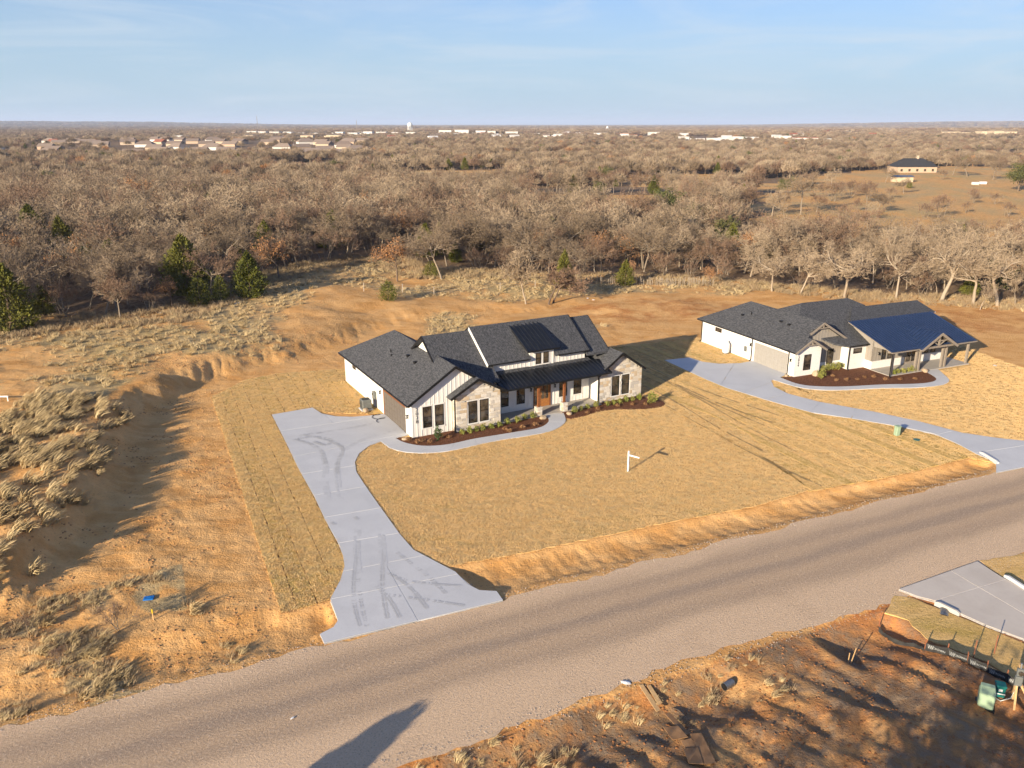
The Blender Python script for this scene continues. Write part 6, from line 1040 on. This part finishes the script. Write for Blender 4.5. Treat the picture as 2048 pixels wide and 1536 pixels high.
# fence stakes at the edge of the wood and wire fence posts
g = random.Random(4)
fen = empty('stake_fence', (0, 0, 0), 0, 'row of thin pale upright stakes at the foot of the wood', 'fence'); pa, pb = (8.93, 137.75), (33.59, 134.17)
for k in range(86):
    t = k / 85; x, y = pa[0] + (pb[0] - pa[0]) * t, pa[1] + (pb[1] - pa[1]) * t
    if g.random() < .12: continue
    z = hz(x, y); MB().bar((x + g.uniform(-.05, .05), y, z - .1), (x + g.uniform(-.12, .12), y + g.uniform(-.08, .08), z + g.uniform(.9, 1.5)), .075).build('stake', M_POST, fen)
wf = empty('wire_fence', (0, 0, 0), 0, 'old wire fence on wooden posts in the dry grass', 'fence'); PL = [(-22.86, 123.37), (-17.06, 124.54), (-12.07, 123.58), (-1.92, 128.24), (3.75, 130.4), (8.82, 135.94)]; tops = []
for (x, y) in PL: z = hz(x, y); MB().bar((x, y, z - .2), (x + g.uniform(-.06, .06), y, z + 1.35), .13).build('post', M_POST, wf); tops.append((x, y, z))
for hh in (.5, .85, 1.2): MB().tube([(p[0], p[1], p[2] + hh) for p in tops], .012, 4).build('wire', M_GALV, wf)
# painted shade: dark strips laid along the sod seams
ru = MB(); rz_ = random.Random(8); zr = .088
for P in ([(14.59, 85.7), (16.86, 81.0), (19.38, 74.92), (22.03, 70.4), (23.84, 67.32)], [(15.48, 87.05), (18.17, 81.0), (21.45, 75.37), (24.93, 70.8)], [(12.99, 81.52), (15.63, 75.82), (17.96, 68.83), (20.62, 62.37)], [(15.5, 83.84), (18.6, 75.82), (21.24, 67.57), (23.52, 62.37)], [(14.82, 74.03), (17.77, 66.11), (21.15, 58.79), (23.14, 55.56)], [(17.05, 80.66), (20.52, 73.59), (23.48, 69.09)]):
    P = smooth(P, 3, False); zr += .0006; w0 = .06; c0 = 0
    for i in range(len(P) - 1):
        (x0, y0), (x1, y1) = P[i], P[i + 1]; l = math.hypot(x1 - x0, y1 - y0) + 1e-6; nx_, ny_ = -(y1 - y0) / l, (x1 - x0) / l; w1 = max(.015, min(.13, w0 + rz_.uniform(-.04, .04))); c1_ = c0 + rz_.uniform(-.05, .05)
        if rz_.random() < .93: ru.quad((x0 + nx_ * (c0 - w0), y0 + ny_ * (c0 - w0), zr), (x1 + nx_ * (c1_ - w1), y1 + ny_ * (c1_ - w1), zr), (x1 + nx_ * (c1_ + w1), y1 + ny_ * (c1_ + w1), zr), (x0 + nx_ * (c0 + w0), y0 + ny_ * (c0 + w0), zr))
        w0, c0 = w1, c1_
tag(ru.build('seam_shade_streaks', simple('painted_seam_shade', (.27, .18, .075), (.40, .26, .11), 2.5, src='pos')), 'dark painted shade streaks along the sod seams right of the main house', 'shade streaks', kind='stuff')
# tyre marks left on the driveway
mk = MB(); r_ = random.Random(3); mkz = .1005
def marks(P, wd=.26, tread=True, dens=1.0, z=.1):
    global mkz
    mkz += .0003; z = mkz
    P = smooth(P, 2, False); s = [0]
    for i in range(1, len(P)): s.append(s[-1] + math.hypot(P[i][0] - P[i - 1][0], P[i][1] - P[i - 1][1]))
    for q_, d in enumerate(np.arange(0, s[-1], .085)):
        z = mkz + (q_ % 2) * .00012
        if r_.random() > dens * (.8 + .3 * math.sin(d * 1.1 + 1)): continue
        x, y = np.interp(d, s, [p[0] for p in P]), np.interp(d, s, [p[1] for p in P]); x2, y2 = np.interp(d + .1, s, [p[0] for p in P]), np.interp(d + .1, s, [p[1] for p in P]); l = math.hypot(x2 - x, y2 - y)
        if l < 1e-4: continue
        ux, uy = (x2 - x) / l, (y2 - y) / l; nx_, ny_ = -uy, ux; w_ = wd * r_.uniform(.35, .55); sk = .06
        for sg in (-1, 1): mk.quad((x + nx_ * sg * .02, y + ny_ * sg * .02, z), (x + nx_ * sg * w_ + ux * sk, y + ny_ * sg * w_ + uy * sk, z), (x + nx_ * sg * w_ + ux * (sk + .05), y + ny_ * sg * w_ + uy * (sk + .05), z), (x + nx_ * sg * .02 + ux * .05, y + ny_ * sg * .02 + uy * .05, z))
marks([(-8.24, 37.79), (-8.92, 39.7), (-9.47, 42.32), (-9.9, 46.18), (-10.05, 47.16)]); marks([(-7.86, 37.75), (-8.43, 39.45), (-9.22, 42.6)], dens=.6); marks([(-6.85, 38.49), (-7.48, 40.97), (-7.87, 43.16), (-8.11, 45.55)], .3); marks([(-6.18, 38.58), (-7.0, 40.46), (-8.1, 41.94)], .3); marks([(-4.75, 39.45), (-6.01, 41.77), (-7.39, 43.16)], .3); marks([(-3.83, 40.97), (-4.92, 42.71), (-6.7, 44.93), (-7.27, 45.68)], .3, dens=.7); marks([(-2.66, 39.75), (-4.39, 40.2), (-7.05, 40.82)], .28, dens=.8); marks([(-2.92, 41.83), (-4.26, 41.94), (-6.22, 42.26), (-7.39, 43.16)], .25); marks([(-10.59, 50.17), (-10.87, 50.54)], .35); marks([(-11.96, 49.44), (-12.29, 49.73)], .3)
marks([(-14.89, 59.78), (-15.71, 62.37), (-16.97, 64.02), (-18.23, 64.82), (-18.97, 65.17)], .35, dens=.8); marks([(-13.61, 57.84), (-14.08, 60.28), (-13.99, 62.91), (-15.02, 64.25), (-16.64, 65.4), (-18.12, 66.11)], .35, dens=.9); marks([(-13.99, 62.91), (-13.09, 64.93), (-11.55, 66.11), (-10.41, 67.32)], .25, dens=.35); marks([(-18.55, 66.11), (-16.91, 66.59), (-15.3, 67.32), (-12.88, 68.83)], .3, dens=.55); marks([(-18.54, 65.17), (-17.19, 65.87), (-15.51, 65.17), (-15.57, 63.46), (-16.98, 64.59)], .4, dens=.8)
sm = MB()
def smear(P, wd, z):
    P = smooth(P, 2, False); n = len(P); z0_ = z
    for off in (-.5, .5):
        for i in range(n - 1):
            z = z0_ + (i % 2) * .0001 + (off > 0) * .0002
            (x0, y0), (x1, y1) = P[i], P[i + 1]; l = math.hypot(x1 - x0, y1 - y0) + 1e-6; nx_, ny_ = -(y1 - y0) / l, (x1 - x0) / l; w0, w1 = wd * r_.uniform(.12, .3), wd * r_.uniform(.12, .3); c0 = off * wd * .5
            if r_.random() < .85: sm.quad((x0 + nx_ * (c0 - w0), y0 + ny_ * (c0 - w0), z), (x1 + nx_ * (c0 - w1), y1 + ny_ * (c0 - w1), z), (x1 + nx_ * (c0 + w1), y1 + ny_ * (c0 + w1), z), (x0 + nx_ * (c0 + w0), y0 + ny_ * (c0 + w0), z))
zs = .0965
for P in ([(-14.47, 57.84), (-15.2, 60.79), (-16.33, 63.24), (-17.96, 64.59), (-19.12, 64.93)], [(-13.42, 56.91), (-14.12, 60.28), (-14.03, 62.69), (-14.89, 64.25), (-16.67, 65.52), (-18.35, 66.35)], [(-13.95, 62.69), (-13.09, 64.93), (-11.5, 66.35)], [(-18.58, 65.87), (-16.94, 66.71), (-14.88, 67.45), (-12.66, 68.83)], [(-9.32, 43.16), (-10.0, 46.18), (-10.36, 48.87)], [(-7.84, 43.74), (-8.3, 46.18), (-8.7, 48.17)], [(-13.4, 53.44), (-14.34, 56.91), (-14.79, 59.28)], [(-12.42, 53.44), (-13.25, 56.45), (-13.71, 58.31)]): zs += .0004; smear(P, .5, zs)
tag(sm.build('tyre_marks', M_SMEAR), 'faint grey tyre smears in the turning area of the driveway', 'marks', kind='stuff')
tag(mk.build('tyre_marks', M_TYRE), 'dark tyre marks smeared on the pale driveway', 'marks', kind='stuff')
# things that still share a label: say which one, counted from the left of the view
shared = {}
for o in COL.objects:
    if o.parent is None and o.get('label') and o.get('group'): shared.setdefault(o['label'], []).append(o)
for lab, os_ in shared.items():
    if 1 < len(os_) <= 16 and len(lab.split()) <= 13:
        for k, o in enumerate(sorted(os_, key=lambda q: q.location.x / max(q.location.y, 1))): o['label'] = '%s, %d%s from left' % (lab, k + 1, {1: 'st', 2: 'nd', 3: 'rd'}.get(k + 1, 'th'))
# air
mz = bpy.data.materials.new('haze_air'); mz.use_nodes = True; mz.node_tree.nodes.clear(); hv = mz.node_tree.nodes.new('ShaderNodeVolumePrincipled'); hv.inputs['Color'].default_value = (.62, .76, 1.0, 1); hv.inputs['Density'].default_value = HAZE; hv.inputs['Anisotropy'].default_value = 0.0; ho = mz.node_tree.nodes.new('ShaderNodeOutputMaterial'); mz.node_tree.links.new(hv.outputs[0], ho.inputs['Volume'])
if HAZE: tag(MB().box((-50000, -50000, -40), (50000, 50000, 210)).build('haze', mz), 'thin blue haze over the far country', 'haze', kind='stuff')
